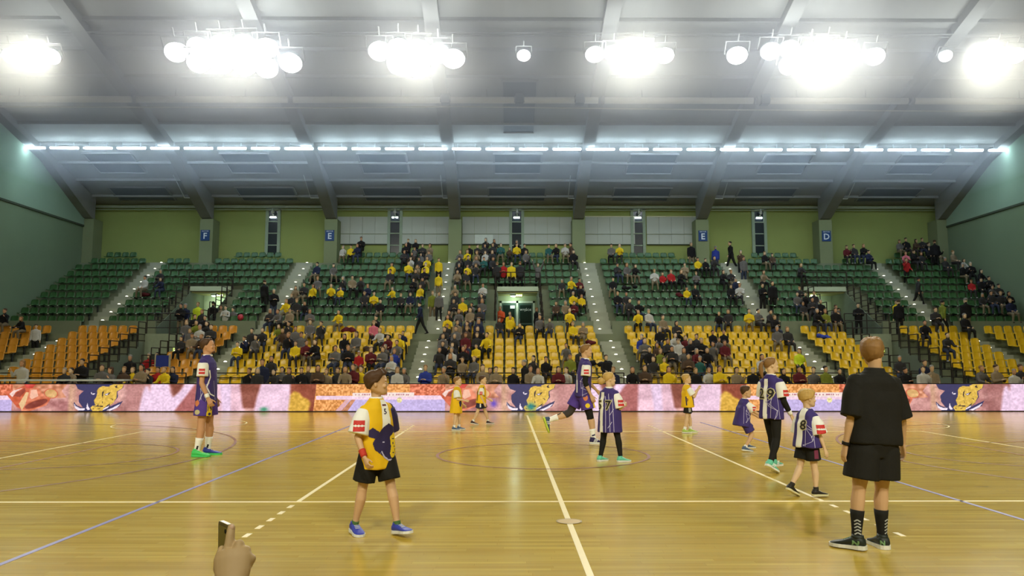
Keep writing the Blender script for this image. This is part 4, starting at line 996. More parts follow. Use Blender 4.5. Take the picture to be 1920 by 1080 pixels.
def bvh_of(o):
    me = o.data; return BVHTree.FromPolygons([v.co.copy() for v in me.vertices], [tuple(p.vertices) for p in me.polygons])
def inside(polys, u, v):
    for p in polys:
        ins = False; n = len(p); j = n - 1
        for i in range(n):
            xi, yi = p[i]; xj, yj = p[j]
            if (yi > v) != (yj > v) and u < (xj - xi) * (v - yi) / (yj - yi) + xi: ins = not ins
            j = i
        if ins: return True
    return False
def frame(yaw):
    """outward direction at yaw degrees (0 = front, 90 = left, -90 = right, 180 = back) and the viewer's right"""
    n = Vector((-math.sin(R(yaw)), math.cos(R(yaw)), 0)); u = Vector((0, 0, 1)).cross(n); return n, u
def decal(parent, name, polys, yaw, c, m, cell=.006, off=.0025, bvh=None):
    bv = bvh or bvh_of(parent); n, u = frame(yaw); c = Vector(c)
    xs = [p[0] for q in polys for p in q]; ys = [p[1] for q in polys for p in q]
    x0, y0 = min(xs), min(ys); nx = max(1, int(math.ceil((max(xs) - x0) / cell))); ny = max(1, int(math.ceil((max(ys) - y0) / cell)))
    cx, cy = (max(xs) - x0) / nx, (max(ys) - y0) / ny; idx = {}; V = []; F = []
    def vert(i, j):
        if (i, j) in idx: return idx[(i, j)]
        o = c + u * (x0 + i * cx) + Vector((0, 0, y0 + j * cy)) + n * .6
        loc, nr, _, _ = bv.ray_cast(o, -n)
        r = None
        if loc is not None and nr.dot(n) > .08: V.append(loc + nr * off); r = len(V) - 1
        idx[(i, j)] = r; return r
    for i in range(nx):
        for j in range(ny):
            if inside(polys, x0 + (i + .5) * cx, y0 + (j + .5) * cy):
                q = [vert(i, j), vert(i + 1, j), vert(i + 1, j + 1), vert(i, j + 1)]
                if None not in q and max((V[a] - V[b]).length for a, b in ((q[0], q[2]), (q[1], q[3]))) < .07: F.append(q)
    if not F: return None
    return MB().add(V, F).build(name, m, parent, True)
def decal_line(parent, name, lines, yaw, c, m, wd=.008, off=.0028, bvh=None):
    bv = bvh or bvh_of(parent); n, u = frame(yaw); c = Vector(c); mb = MB()
    for (a, b) in lines:
        a, b = Vector(a), Vector(b); L = (b - a).length; k = max(2, int(L / .015)); d = (b - a).normalized(); nn = Vector((-d.y, d.x)) * wd / 2; prev = None
        for i in range(k + 1):
            p = a + (b - a) * i / k; pr = []
            for q in (p - nn, p + nn):
                loc, nr, _, _ = bv.ray_cast(c + u * q.x + Vector((0, 0, q.y)) + n * .6, -n)
                pr.append(loc + nr * off if loc is not None and nr.dot(n) > .05 else None)
            if prev and None not in pr and None not in prev and (pr[0] - prev[0]).length < .06: mb.add([prev[0], prev[1], pr[1], pr[0]], [(0, 1, 2, 3)])
            prev = pr
    if mb.f: return mb.build(name, m, parent, True)
def rect(w_, h_, cx=0, cy=0): return [(cx - w_ / 2, cy - h_ / 2), (cx + w_ / 2, cy - h_ / 2), (cx + w_ / 2, cy + h_ / 2), (cx - w_ / 2, cy + h_ / 2)]
def settle(root, fig, px_list, yaw, extra=()):
    """stand the figure on the floor at the mean of the given foot pixels"""
    zmin = 9
    def walk(o):
        nonlocal zmin
        if o.type == 'MESH' and o.name.split('.')[0] in ('sole',):
            for v in o.data.vertices: zmin = min(zmin, v.co.z)
        for c in o.children: walk(c)
    walk(root)
    mid = (fig.ankle['L'] + fig.ankle['R']) / 2 if fig is not None else Vector()
    pts = [ground(*p) for p in px_list]; t = sum(pts, Vector()) / len(pts)
    M = Matrix.Rotation(R(yaw), 3, 'Z'); o = M @ Vector((mid.x, mid.y, 0))
    root.location = (t.x - o.x, t.y - o.y, -zmin + 0.001); root.rotation_euler = (0, 0, R(yaw))
def person(fig, label, skin, group=None, voxel=.007, hand_pose=None, hand_scale=1.0):
    me = remeshed(fig.body(hand_pose, hand_scale), 'person', skin, voxel, 2)
    o = link('person', me); return tag(o, label, 'person', group)

Mblack = mk('cloth_black', (34, 33, 30), 0.85, 0.15, 20, bump=0.2, bscale=120, spec=.2); Mwhite = mk('cloth_white', (246, 245, 240), 0.8, 0.03, 20, spec=.2); Mpurple = mk('cloth_violet', (66, 54, 120), 0.75, 0.10, 14, spec=.25)
Mviolet = mk('cloth_violet_bright', (86, 62, 150), 0.75, 0.08, 14, spec=.25); Myell = mk('cloth_yellow', (236, 190, 30), 0.75, 0.06, 14, spec=.25); Mred = mk('print_red', (206, 56, 52), 0.6, 0.05); Mnavy = mk('print_navy', (50, 42, 84), 0.7, 0.06)
Mlineprint = mk('print_pale_violet', (196, 190, 226), 0.7, 0.05); Mykprint = mk('print_yellow', (238, 204, 40), 0.7, 0.06); Morpr = mk('print_orange', (214, 130, 84), 0.7); Mdarkcl = mk('cloth_charcoal', (50, 46, 44), 0.85, .12, 20)
Mteal = mk('shoe_teal', (110, 200, 170), 0.6, .08); Mgreen = mk('shoe_green', (80, 210, 110), .5, .08); Mblueshoe = mk('shoe_blue', (60, 70, 170), .5, .08); Msolew = mk('sole_white', (226, 226, 216), .5); Mgreyprint = mk('print_grey', (176, 178, 174), .7); Mshoedark = mk('shoe_dark', (38, 44, 38), .5, .1); Mgum = mk('sole_gum', (190, 130, 90), .5)
def badge(sl, yaw, c, s_=.085):
    b = bvh_of(sl)
    d = decal(sl, 'sponsor_badge', [rect(s_, s_ * .42, 0, s_ * .27), rect(s_, s_ * .42, 0, -s_ * .27)], yaw, c, Mred, .006, .003, b)
    if d: decal(d, 'badge_bar', [rect(s_ * .12, s_ * .2, k * s_ * .27, 0) for k in (-1, 0, 1)] + [rect(s_ * .9, s_ * .06, 0, 0)], yaw, c, Mwhite, .006, .0045, b)
def net_lines(o, yaw, c, w_, h_, seed, n=6, wd=.0055):
    r = random.Random(seed); L = []; p = [(r.uniform(-w_ / 2, w_ / 2), -h_ / 2 + h_ * (i + .5) / n) for i in range(n)]
    for i in range(n - 1): L.append((p[i], p[i + 1]))
    for i in range(n - 2):
        if r.random() < .7: L.append((p[i], p[i + 2]))
    for e in (-.3, .35): L.append(((e * w_, -h_ / 2), (e * w_ * .6, h_ / 2)))
    decal_line(o, 'print_lines', L, yaw, c, Mlineprint, wd)
    decal(o, 'print_dots', [rect(.016, .016, *q) for q in p[::2]], yaw, c, Mlineprint, .005)

# ---- official in black, back to us
f = Fig(1.765, .130, lean=1, hyaw=-34, hpitch=-2, L=(-4, 12, 14, .05), R=(2, 13, 16, .0), LL=(1, 10, 2, 0, 38), RL=(3, -3, 2, 0, 10), girth=1.08, side=3.5)
o = person(f, 'man in black T-shirt and black shorts standing with his back turned, black chevron socks', SKIN[0], hand_pose={'L': (16, 0), 'R': (20, 10)})
f.hair(o, HAIR['light'], 'quiff', .06, .86, .46, .08, 3); f.face_parts(o, HAIR['light'])
sh = f.shirt(o, Mblack, 't_shirt', hem=-.10, ease=.020, sleeve=.98, sr=.052, minhw=.104, hemgrow=.012, wrinkle=.010)
sr_ = f.shorts(o, Mblack, .2, .80, .075, .080, ease=.022)
f.collar(sh, Mblack)
for k in 'LR':
    so = f.sock(o, k, Mblack, .42, 1.02, grow=.004)
    sh_ = f.shoe(o, k, Mshoedark, Msolew, .165, lace=mk('lace_green', (96, 130, 90), .6))
    kn, an = f.knee[k], f.ankle[k]; ln = []
    for q in range(5):
        zc = -.012 - q * .026
        ln += [((-.024, zc), (0, zc + .016)), ((0, zc + .016), (.024, zc))]
    decal_line(so, 'chevrons', ln, 180 + (24 if k == 'R' else -34), kn.lerp(an, .60), Mgreyprint, .010)
    bs = bvh_of(sh_)
    decal(sh_, 'side_mark', text_polys('N', .055, True), 180 if k == 'L' else 150, f.ankle[k] + Vector((-.03 if k == 'L' else 0, 0.0, -.02)), mk('mark_green', (120, 160, 110), .5), .005, .002, bs)
f.band(o, 'L', Mblack, .86, .97, 'wristwatch', .006)
settle(o, f, [(1601, 1022), (1661, 1036)], 8)
# ---- tall player 19 standing at the left
f = Fig(1.98, .125, lean=-1, hyaw=4, hpitch=-8, L=(2, 4, 16, .1), R=(0, 8, 26, .08), LL=(3, 3, 5, 0, 4), RL=(-3, 3, 3, 0, 12), girth=.98)
o = person(f, 'tall bearded player in violet jersey and violet shorts 19, white sleeves, bright green shoes', SKIN[1], hand_pose={'L': (20, 0), 'R': (24, 0)}, voxel=.009)
f.hair(o, HAIR['brown'], 'short', .05, .84, .50, .25, 5); f.face_parts(o, HAIR['brown'])
bd = MB().ell(f.hp(0, .30, .06), (.19 * .2475, .13 * .2475, .11 * .2475), f.headM(), 14, 8); bd.build('beard', mk('beard_brown', (96, 66, 44), .7), o, True)
sh = f.shirt(o, Mpurple, 'jersey', hem=-.20, ease=.016, sleeves=False, minhw=.098, hemgrow=.02, wrinkle=.012)
f.collar(sh, Mwhite)
for k in 'LR':
    sl = f.sleeve(sh, k, Mwhite, .66, .045)
    if k == 'R': badge(sl, -80, f.shd[k].lerp(f.elb[k], .40), .095)
net_lines(sh, -60, f.pelvis + Vector((.05, .06, .05)), .26, .34, 4); net_lines(sh, -100, f.pelvis + Vector((.05, -.05, .0)), .22, .34, 5)
decal_line(sh, 'white_piping', [((-.06, .28), (-.04, .16)), ((-.04, .16), (-.1, .0)), ((-.1, 0), (-.04, -.12)), ((-.04, -.12), (.05, -.16))], -55, f.pelvis + Vector((.05, .08, .12)), Mwhite, .02)
st = f.shorts(o, Mviolet, .2, .76, .064, .070)
b_ = bvh_of(st)
yp = decal(st, 'yellow_panel', [[(-.05, -.34), (.05, -.34), (.05, .02), (-.035, .02)]], -68, f.pelvis + Vector((.05, .07, -.06)), Mykprint, .009, .003, b_)
decal(st, 'shorts_number', text_polys('19', .10, True), -68, f.pelvis + Vector((.055, .07, -.25)), Mnavy, .006, .005, b_)
decal(st, 'number_ring', [[(.022 * math.cos(a * .5236), .022 * math.sin(a * .5236)) for a in range(12)]], -68, f.pelvis + Vector((.055, .07, -.335)), Mnavy, .006, .005, b_)
decal(st, 'crest', [[(.045 * math.cos(a * .5236), .055 * math.sin(a * .5236)) for a in range(12)]], -100, f.pelvis + Vector((.05, -.05, -.15)), Morpr, .008, .003, b_)
decal(st, 'emblem', [[(.05 * math.cos(a * .5236), .04 * math.sin(a * .5236)) for a in range(12)]], -100, f.pelvis + Vector((.05, -.03, -.30)), mk('print_straw', (196, 186, 140), .7), .008, .003, b_)
f.band(o, 'R', Mwhite, .72, .95, 'wristband', .007)
for k in 'LR':
    so = f.sock(o, k, Mwhite, .52, 1.02, grow=.005)
    decal(so, 'sock_mark', [[(-.015, -.03), (.012, -.03), (.02, .03), (-.008, .03)]], -80, f.knee[k].lerp(f.ankle[k], .85), Mblack, .007)
    f.shoe(o, k, Mgreen if k == 'R' else Mblueshoe, Mgreen, .16, lace=Mykprint)
settle(o, f, [(374, 857), (384, 852)], -88)

# ---- player walking in mid stride behind the girl with the bun
f = Fig(1.95, .125, lean=5, hyaw=-4, hpitch=0, L=(16, 6, 30, .1), R=(-6, 8, 30, .08), LL=(-30, 3, 40, -70, 4), RL=(14, 3, 6, 0, 6), girth=1.0)
o = person(f, 'tall player in violet jersey and shorts striding, black arm sleeve and black knee guard', SKIN[0], hand_pose={'L': (20, 0), 'R': (24, 0)}, voxel=.009)
f.hair(o, HAIR['light'], 'quiff', .045, .85, .52, .25, 6); f.face_parts(o, HAIR['light'])
sh = f.shirt(o, Mpurple, 'jersey', hem=-.18, ease=.016, sleeves=False, hemgrow=.02, wrinkle=.012, seed=4)
f.collar(sh, Mwhite)
for k in 'LR':
    sl = f.sleeve(sh, k, Mwhite, .62, .046)
    if k == 'R': badge(sl, -95, f.shd[k].lerp(f.elb[k], .36), .095)
    if k == 'R':
        b = MB(); a0, a1 = f.shd[k].lerp(f.elb[k], .55), f.elb[k]; b.limb(a0, a1, [(0, .03 * 1.95, .03 * 1.95), (1, .0265 * 1.95, .0265 * 1.95)], side=(1, 0, 0)); b.ell(a1, (.0265 * 1.95,) * 3); b.limb(a1, a1.lerp(f.wri[k], .3), [(0, .0265 * 1.95, .0265 * 1.95), (1, .026 * 1.95, .025 * 1.95)], side=(1, 0, 0))
        link('arm_sleeve', remeshed(b, 'arm_sleeve', Mblack, .009, 2), o)
decal_line(sh, 'white_piping', [((-.115, .42), (-.12, -.12)), ((.06, .2), (.1, -.1))], -100, f.pelvis + Vector((.05, 0, .1)), Mwhite, .02)
net_lines(sh, -85, f.pelvis + Vector((.06, 0, .1)), .2, .4, 8)
st = f.shorts(o, Mviolet, .2, .74, .064, .07); b_ = bvh_of(st)
decal(st, 'yellow_panel', [[(-.04, -.3), (.05, -.32), (.05, .05), (-.03, .05)]], -50, f.pelvis + Vector((.05, .09, -.08)), Mykprint, .009, .003, b_)
decal(st, 'crest', [[(.045 * math.cos(a * .5236), .06 * math.sin(a * .5236)) for a in range(12)]], -92, f.pelvis + Vector((.05, .02, -.12)), Morpr, .008, .003, b_)
decal(st, 'emblem', [[(.045 * math.cos(a * .5236), .045 * math.sin(a * .5236)) for a in range(12)]], -92, f.pelvis + Vector((.05, .06, -.27)), Mykprint, .008, .003, b_)
f.leggings(o, mk('legging_grey', (64, 58, 56), .8, .1), .55, .009, 'legging', 'L', False)
b = MB(); kk = f.knee['R']; b.limb(kk.lerp(f.hips['R'], .35), kk, [(0, .043 * 1.95, .045 * 1.95), (1, .034 * 1.95, .036 * 1.95)], side=(1, 0, 0)); b.ell(kk, (.036 * 1.95,) * 3); b.limb(kk, kk.lerp(f.ankle['R'], .16), [(0, .034 * 1.95, .036 * 1.95), (1, .034 * 1.95, .037 * 1.95)], side=(1, 0, 0))
link('knee_guard', remeshed(b, 'knee_guard', Mblack, .009, 2), o)
for k in 'LR':
    so = f.sock(o, k, Mwhite, .56, 1.02, grow=.006)
    if k == 'R': decal(so, 'sock_mark', [[(-.03, -.02), (.03, .0), (.03, .03), (-.03, .01)]], -85, f.knee[k].lerp(f.ankle[k], .82), Mnavy, .008)
    f.shoe(o, k, Mnavy if k == 'R' else mk('shoe_navy_lime', (60, 80, 110), .5), Msolew if k == 'R' else mk('sole_lime', (190, 210, 70), .5), .16, stripe=Mwhite)
settle(o, f, [(1112, 831)], -86)
o.location.x += (ground(1112, 831) - (Matrix.Rotation(R(-86), 4, 'Z') @ f.ankle['R'] + Vector((o.location.x, o.location.y, 0)))).x

Mstraw = mk('outline_straw', (206, 196, 150), .7)
def number(sh, ch, size, yaw, c, b_):
    base = text_polys(ch, size, True); o_ = size * .055
    ou = [[(u + ox, v + oz) for u, v in q] for q in base for ox, oz in ((o_, 0), (-o_, 0), (0, o_), (0, -o_), (o_ * .7, o_ * .7), (-o_ * .7, -o_ * .7), (o_ * .7, -o_ * .7), (-o_ * .7, o_ * .7))]
    no_ = decal(sh, 'number_outline', ou, yaw, c, Mstraw, .006, .004, b_)
    decal(no_ or sh, 'back_number', base, yaw, c, Mdarkcl, .0045, .0058, b_)
# ---- jersey kit for the children
def kid(H, hf, label, yaw, feet, skin, hairm, style, top, pose, jersey='violet', hem=-.42, sleeve=.8, sr=.06, bottoms='shorts', bcol=Mblack, leg=.8, shoe=(Mteal, Msolew), sock=(Mwhite, .8), stripe=None, hp_={}, seed=1, voxel=.0065, hairk={}, girth=.95, anchor=None, hand_scale=1.0, fit=(.022, .105, .075, .03), lsm=None):
    f = Fig(H, hf, girth=girth, **pose)
    o = person(f, label, skin, None, voxel, hp_, hand_scale)
    f.hair(o, hairm, style, seed=seed, **hairk); f.face_parts(o, hairm)
    sh = f.shirt(o, top, 'jersey', hem=hem, ease=fit[0], sleeves=False, minhw=fit[1], minf=fit[2], hemgrow=fit[3], wrinkle=.012, seed=seed)
    f.collar(sh, Mwhite)
    sl = {k: f.sleeve(sh, k, (lsm if k == 'L' and lsm else Mwhite), sleeve, sr) for k in 'LR'}
    if bottoms == 'shorts': bt = f.shorts(o, bcol, .1, leg, .063, .069)
    elif bottoms == 'leggings': bt = f.leggings(o, bcol, .93)
    for k in 'LR':
        if sock: f.sock(o, k, sock[0], sock[1], 1.02, grow=.004)
        f.shoe(o, k, shoe[0], shoe[1], .165, stripe=stripe)
    settle(o, f, feet, yaw)
    return f, o, sh, sl, bt
# boy in yellow in the foreground
f, o, sh, sl, bt = kid(1.49, .147, 'boy in big yellow jersey with navy bull print, black shorts and blue shoes', -142, [(665, 1000), (745, 1004)], SKIN[0], HAIR['brown'], 'quiff', Myell,
    dict(lean=3, hyaw=62, hpitch=-2, L=(-14, 12, 18, .0), R=(2, 16, 34, .32), LL=(15, 6, 1, 8, 8), RL=(-8, 7, 5, -3, 8), side=3), lsm=Mnavy, hem=-.36, sleeve=.88, sr=.062, leg=.80, girth=.88, fit=(.017, .102, .072, .024), shoe=(Mblueshoe, Msolew), sock=(mk('sock_green', (76, 110, 60), .8), .86), hp_={'R': (26, 0), 'L': (20, 0)}, seed=2, voxel=.006, hairk=dict(thick=.065, front=.80, side=.5, back=.22))
c = f.pelvis + f.up * (f.tl * .35); b_ = bvh_of(sh)
decal(sh, 'white_panel', [[(-.035, .02), (.06, .05), (.035, .31), (-.035, .31)], [(.02, -.33), (.16, -.33), (.16, -.18), (.05, -.26)]], 14, c, Mwhite, .006, .002, b_)
decal(sh, 'side_panel', [[(.125, .0), (.2, .0), (.2, .36), (.09, .36), (.12, .2)]], 14, c, Mnavy, .006, .002, b_)
bu = [[(-.15, .055), (-.12, .08), (-.085, .055), (-.06, .04), (-.02, .085), (.03, .115), (.08, .09), (.115, .07), (.12, .04), (.14, .0), (.138, -.08), (.148, -.14), (.11, -.215), (.06, -.225), (.03, -.22), (.0, -.20), (-.05, -.16), (-.10, -.12), (-.12, -.06), (-.10, -.02), (-.145, .0)]]
hd = decal(sh, 'bull_print', bu, 14, c + Vector((0, 0, -.02)), Mnavy, .0055, .003, b_)
decal(hd, 'bull_face', [[(.05, -.01), (.10, .03), (.13, .0), (.125, -.08), (.14, -.14), (.10, -.20), (.06, -.20), (.045, -.16), (.06, -.1)]], 14, c + Vector((0, 0, -.02)), Mykprint, .0055, .004, b_)
for q_ in (rect(.03, .008, .09, -.03), rect(.012, .02, .085, -.07), rect(.02, .008, .1, -.1), rect(.012, .02, .115, -.13), rect(.025, .008, .085, -.155)):
    decal(hd, 'bull_mark', [q_], 14, c + Vector((0, 0, -.02)), Mnavy, .005, .005, b_)
decal(hd, 'bull_tusks', [[(-.06, -.16), (-.045, -.14), (-.02, -.19), (.03, -.225), (.1, -.225), (.1, -.215), (.03, -.21), (-.01, -.18), (-.04, -.13)], rect(.02, .012, -.02, -.055)], 14, c + Vector((0, 0, -.02)), Mlineprint, .005, .005, b_)
decal(sh, 'chest_number', text_polys('5', .07, True), 14, c + Vector((0, 0, .2)), Mnavy, .005, .0035, b_); decal(sh, 'chest_mark', [rect(.045, .014)], 14, c + Vector((0, 0, .26)), mk('print_dark_red', (96, 40, 60), .7), .005, .0035, b_)
badge(sl['R'], -38, f.shd['R'].lerp(f.elb['R'], .55), .10)
f.band(o, 'R', mk('wristband_red', (196, 60, 46), .7), .62, .95, 'wristband', .010)
# two small players in yellow by the board
f, o, sh, sl, bt = kid(1.24, .165, 'small child in long yellow jersey beside the bell picture, hand raised to chest', -96, [(856, 806)], SKIN[2], HAIR['light'], 'bowl', Myell,
    dict(lean=2, hyaw=-2, L=(8, 8, 30, .1), R=(10, 12, 70, .2), LL=(10, 3, 10, 0, 4), RL=(-2, 3, 4, 0, 4)), hem=-.62, sleeve=.85, sr=.066, leg=.72, bcol=Myell, shoe=(mk('shoe_slate', (80, 100, 130), .5), Msolew), sock=(Mwhite, .75), seed=6, voxel=.0075)
decal(sh, 'bull_print', [[(-.02, .0), (.06, .04), (.08, -.03), (.05, -.12), (.0, -.1)]], -60, f.pelvis + Vector((.05, .05, .04)), Mnavy, .008)
f, o, sh, sl, bt = kid(1.26, .165, 'small child in yellow jersey, navy shorts and black shoes stepping right by the board', -92, [(885, 796), (917, 796)], SKIN[2], HAIR['brown'], 'short', Myell,
    dict(lean=4, hyaw=0, L=(4, 8, 60, .2), R=(-4, 10, 30, .1), LL=(20, 3, 4, 0, 4), RL=(-17, 3, 8, -8, 4)), hem=-.18, sleeve=.8, sr=.06, leg=.72, bcol=mk('cloth_navy', (44, 46, 72), .8), shoe=(mk('shoe_black_red', (60, 34, 34), .5), Msolew), sock=(Mwhite, .78), seed=7, voxel=.0075)
badge(sl['R'], -92, f.shd['R'].lerp(f.elb['R'], .55), .075)
decal(bt, 'shorts_stripe', [rect(.03, .14, -.01, 0)], -92, f.hips['R'] + Vector((.04, 0, -.1)), Mwhite, .008)
decal_line(sh, 'navy_piping', [((-.07, .25), (-.09, -.1)), ((.07, .25), (.09, .0))], -92, f.pelvis + Vector((0, 0, .1)), Mnavy, .018)
# boy in yellow standing right of the centre
f, o, sh, sl, bt = kid(1.32, .16, 'blond boy in yellow jersey, hand to mouth, black shorts with white side stripe', -88, [(1276, 811), (1303, 812)], SKIN[2], HAIR['blond'], 'short', Myell,
    dict(lean=-2, hyaw=0, hpitch=-6, L=(30, 10, 105, .35), R=(34, 8, 118, .15), LL=(9, 4, 3, 0, 4), RL=(-9, 4, 3, 0, 4)), hem=-.22, sleeve=.72, sr=.058, leg=.72, shoe=(mk('shoe_lime', (170, 200, 90), .5), Msolew), sock=(Mwhite, .72), seed=8, voxel=.0075, hairk=dict(front=.82, side=.52))
decal(bt, 'shorts_stripe', [rect(.014, .18, -.016, 0), rect(.014, .18, .016, 0)], -88, f.hips['R'] + Vector((.04, 0, -.1)), Mwhite, .007)
decal_line(sh, 'navy_piping', [((-.08, .0), (-.075, -.2)), ((.05, .08), (.1, -.2))], -88, f.pelvis + Vector((0, 0, .16)), Mnavy, .022)
decal(sh, 'side_number', text_polys('3', .09, True), -100, f.pelvis + Vector((0, -.02, .08)), mk('print_dark_red', (96, 40, 60), .7), .008)
# girl with the bun
f, o, sh, sl, bt = kid(1.42, .15, 'girl with hair bun in long violet jersey, black leggings and teal shoes', -46, [(1127, 868), (1162, 863)], SKIN[2], HAIR['blond'], 'bun', Mpurple,
    dict(lean=-1, hyaw=-30, hpitch=0, L=(20, 10, 96, .5), R=(10, 14, 92, .5), LL=(-6, 6, 4, 0, 0), RL=(8, 9, 4, 0, 26)), hem=-.60, sleeve=.95, sr=.064, bottoms='leggings', sock=(Mwhite, .93), seed=9, hairk=dict(front=.86, side=.5, back=.30, thick=.04))
c = f.pelvis + Vector((0, -.05, .12)); b_ = bvh_of(sh)
decal(sh, 'white_panel', [[(-.055, -.42), (.01, -.42), (-.005, .26), (-.07, .26)]], 165 + 0, c, Mwhite, .007, .002, b_)
number(sh, '7', .2, 172, c + Vector((.075, 0, .05)), b_); number(sh, '5', .2, 172, c + Vector((-.085, 0, .05)), b_)
decal_line(sh, 'pinstripes', [((-.06, -.4), (-.045, .2)), ((.0, -.42), (.0, .24)), ((.06, -.4), (.045, .16)), ((-.03, -.3), (.03, -.2)), ((.0, -.1), (.06, .0))], -128, c, Mlineprint, .008)
badge(sl['R'], -110, f.shd['R'].lerp(f.elb['R'], .62), .10)
# crouching small boy
f, o, sh, sl, bt = kid(1.22, .168, 'small boy in violet jersey crouching with bent knees and arms held out', -84, [(1386, 843), (1414, 848)], SKIN[0], HAIR['brown'], 'short', Mpurple,
    dict(lean=10, hyaw=0, hpitch=4, L=(40, 8, 24, .1), R=(44, 10, 14, .1), LL=(48, 6, 62, 0, 4), RL=(30, 6, 62, -6, 4)), hem=-.30, sleeve=.78, sr=.06, leg=.82, bcol=Mpurple, shoe=(mk('shoe_slate', (80, 100, 130), .5), Msolew), sock=(Mwhite, .82), seed=10, voxel=.0075)
net_lines(sh, -95, f.pelvis + Vector((.05, .03, .1)), .2, .3, 11)
badge(sl['R'], -70, f.shd['R'].lerp(f.elb['R'], .55), .07)
# girl 29 with the ponytail
f, o, sh, sl, bt = kid(1.60, .138, 'girl with ponytail in violet jersey 29 over black sleeves, black trousers, teal striped shoes', -56, [(1436, 882), (1462, 889)], SKIN[2], HAIR['light'], 'ponytail', Mpurple,
    dict(lean=2, hyaw=-30, hpitch=-2, L=(6, 8, 20, .1), R=(6, 9, 26, .05), LL=(15, 2, 6, 0, 8), RL=(-3, 2, 24, -27, 2)), hem=-.24, sleeve=.78, sr=.055, bottoms='leggings', bcol=Mblack, stripe=Mwhite, sock=(mk('sock_teal', (150, 214, 200), .8), .94), seed=11, fit=(.014, .094, .068, .022), hairk=dict(front=.86, side=.5, back=.30, thick=.04))
c = f.pelvis + Vector((0, -.05, .14)); b_ = bvh_of(sh)
decal(sh, 'white_panel', [[(-.03, -.3), (.035, -.3), (.02, .32), (-.04, .32)]], 176, c, Mwhite, .006, .002, b_)
for dx, ch in ((-.075, '2'), (.075, '9')): number(sh, ch, .2, 180, c + Vector((dx, 0, .1)), b_)
net_lines(sh, -130, f.pelvis + Vector((.05, -.03, .04)), .2, .36, 12)
badge(sl['R'], -100, f.shd['R'].lerp(f.elb['R'], .55), .09)
b = MB()
for k in 'LR':
    a0, el, wr = f.shd[k].lerp(f.elb[k], .5), f.elb[k], f.wri[k]
    b.limb(a0, el, [(0, .032 * 1.6, .032 * 1.6), (1, .029 * 1.6, .029 * 1.6)], side=(1, 0, 0)); b.ell(el, (.029 * 1.6,) * 3); b.limb(el, el.lerp(wr, .72), [(0, .029 * 1.6, .029 * 1.6), (1, .024 * 1.6, .023 * 1.6)], side=(1, 0, 0))
link('undershirt_sleeves', remeshed(b, 'undershirt_sleeves', Mblack, .008, 2), o)
for k in 'LR': f.band(o, k, Mwhite, .68, .98, 'cuff', .010)
# small blond boy near the volleyball line
f, o, sh, sl, bt = kid(1.23, .165, 'small blond boy in oversized violet jersey with wide white sleeves, black shorts, walking away', -66, [(1499, 924), (1516, 941)], SKIN[2], HAIR['blond'], 'bowl', Mpurple,
    dict(lean=2, hyaw=-16, hpitch=0, L=(4, 12, 10, .0), R=(6, 12, 8, .0), LL=(-12, 2, 20, -26, 2), RL=(6, 1, 4, 0, 10)), hem=-.16, sleeve=1.0, sr=.076, leg=.72, shoe=(mk('shoe_black', (40, 36, 30), .5), mk('sole_straw', (214, 206, 160), .5)), sock=(mk('sock_dark', (50, 44, 38), .8), .80), seed=13, hairk=dict(front=.72, side=.44, back=.34, thick=.06))
c = f.pelvis + Vector((0, -.05, .14)); b_ = bvh_of(sh)
decal(sh, 'white_panel', [[(-.02, -.3), (.05, -.3), (.06, .3), (-.02, .3)]], 165, c, Mwhite, .007, .002, b_)
number(sh, '8', .15, 165, c + Vector((.06, 0, .06)), b_)
net_lines(sh, -130, f.pelvis + Vector((.05, -.03, .1)), .16, .3, 14)
badge(sl['R'], -108, f.shd['R'].lerp(f.elb['R'], .68), .105)
decal(bt, 'shorts_print', [rect(.05, .1)], -100, f.hips['R'] + Vector((.04, 0, -.13)), mk('print_wine', (120, 50, 76), .7), .008)

# ---- hand with a phone, of somebody sitting just in front of us
Ys = 1.72
def hp3(px, py, y=Ys): return at(px, py, y)
wr = hp3(436, 1096, Ys - .03); b = MB()
el = hp3(430, 1330, Ys - .16)
b.limb(el, wr, [(0, .045, .045), (.5, .042, .038), (.85, .033, .027), (1, .032, .026)], side=(1, 0, 0), n=18)
b.limb(wr, hp3(437, 1030), [(0, .032, .024), (.3, .038, .022), (.75, .042, .02), (1, .036, .016)], side=(1, 0, 0), n=18)
def chain(pts, r0, r1):
    n = len(pts) - 1
    for i in range(n):
        a, c_ = lerp(r0, r1, i / n), lerp(r0, r1, (i + 1) / n)
        b.limb(pts[i], pts[i + 1], [(0, a, a), (1, c_, c_)], n=10); b.ell(pts[i + 1], (c_,) * 3, None, 10, 7)
chain([hp3(425, 1040, Ys), hp3(430, 1022, Ys + .005), hp3(432, 1003, Ys + .012), hp3(434, 989, Ys + .02)], .0125, .0088)      # index finger up along the phone
chain([hp3(440, 1045, Ys), hp3(449, 1021, Ys + .002), hp3(446, 1024, Ys + .035), hp3(430, 1030, Ys + .045)], .0125, .009)       # the others bent round its far edge
chain([hp3(452, 1050, Ys), hp3(462, 1032, Ys), hp3(459, 1036, Ys + .034), hp3(442, 1042, Ys + .045)], .0118, .0085)
chain([hp3(463, 1062, Ys - .004), hp3(472, 1047, Ys - .002), hp3(469, 1050, Ys + .028), hp3(454, 1056, Ys + .04)], .0108, .0078)
chain([hp3(420, 1082, Ys - .01), hp3(410, 1066, Ys + .01), hp3(411, 1046, Ys + .03), hp3(416, 1030, Ys + .045)], .014, .009)     # thumb on the near side
me = remeshed(b, 'person', mk('skin_hand', (190, 160, 116), .55, .08, 30), .0028, 3)
me2 = tag(link('person', me), 'raised hand and forearm of a spectator close by, holding a dark phone', 'person')
MB().ell(hp3(434.5, 989, Ys + .0118), (.0048, .0024, .0064), None, 10, 6).build('fingernail', mk('nail', (226, 190, 166), .35), me2, True)
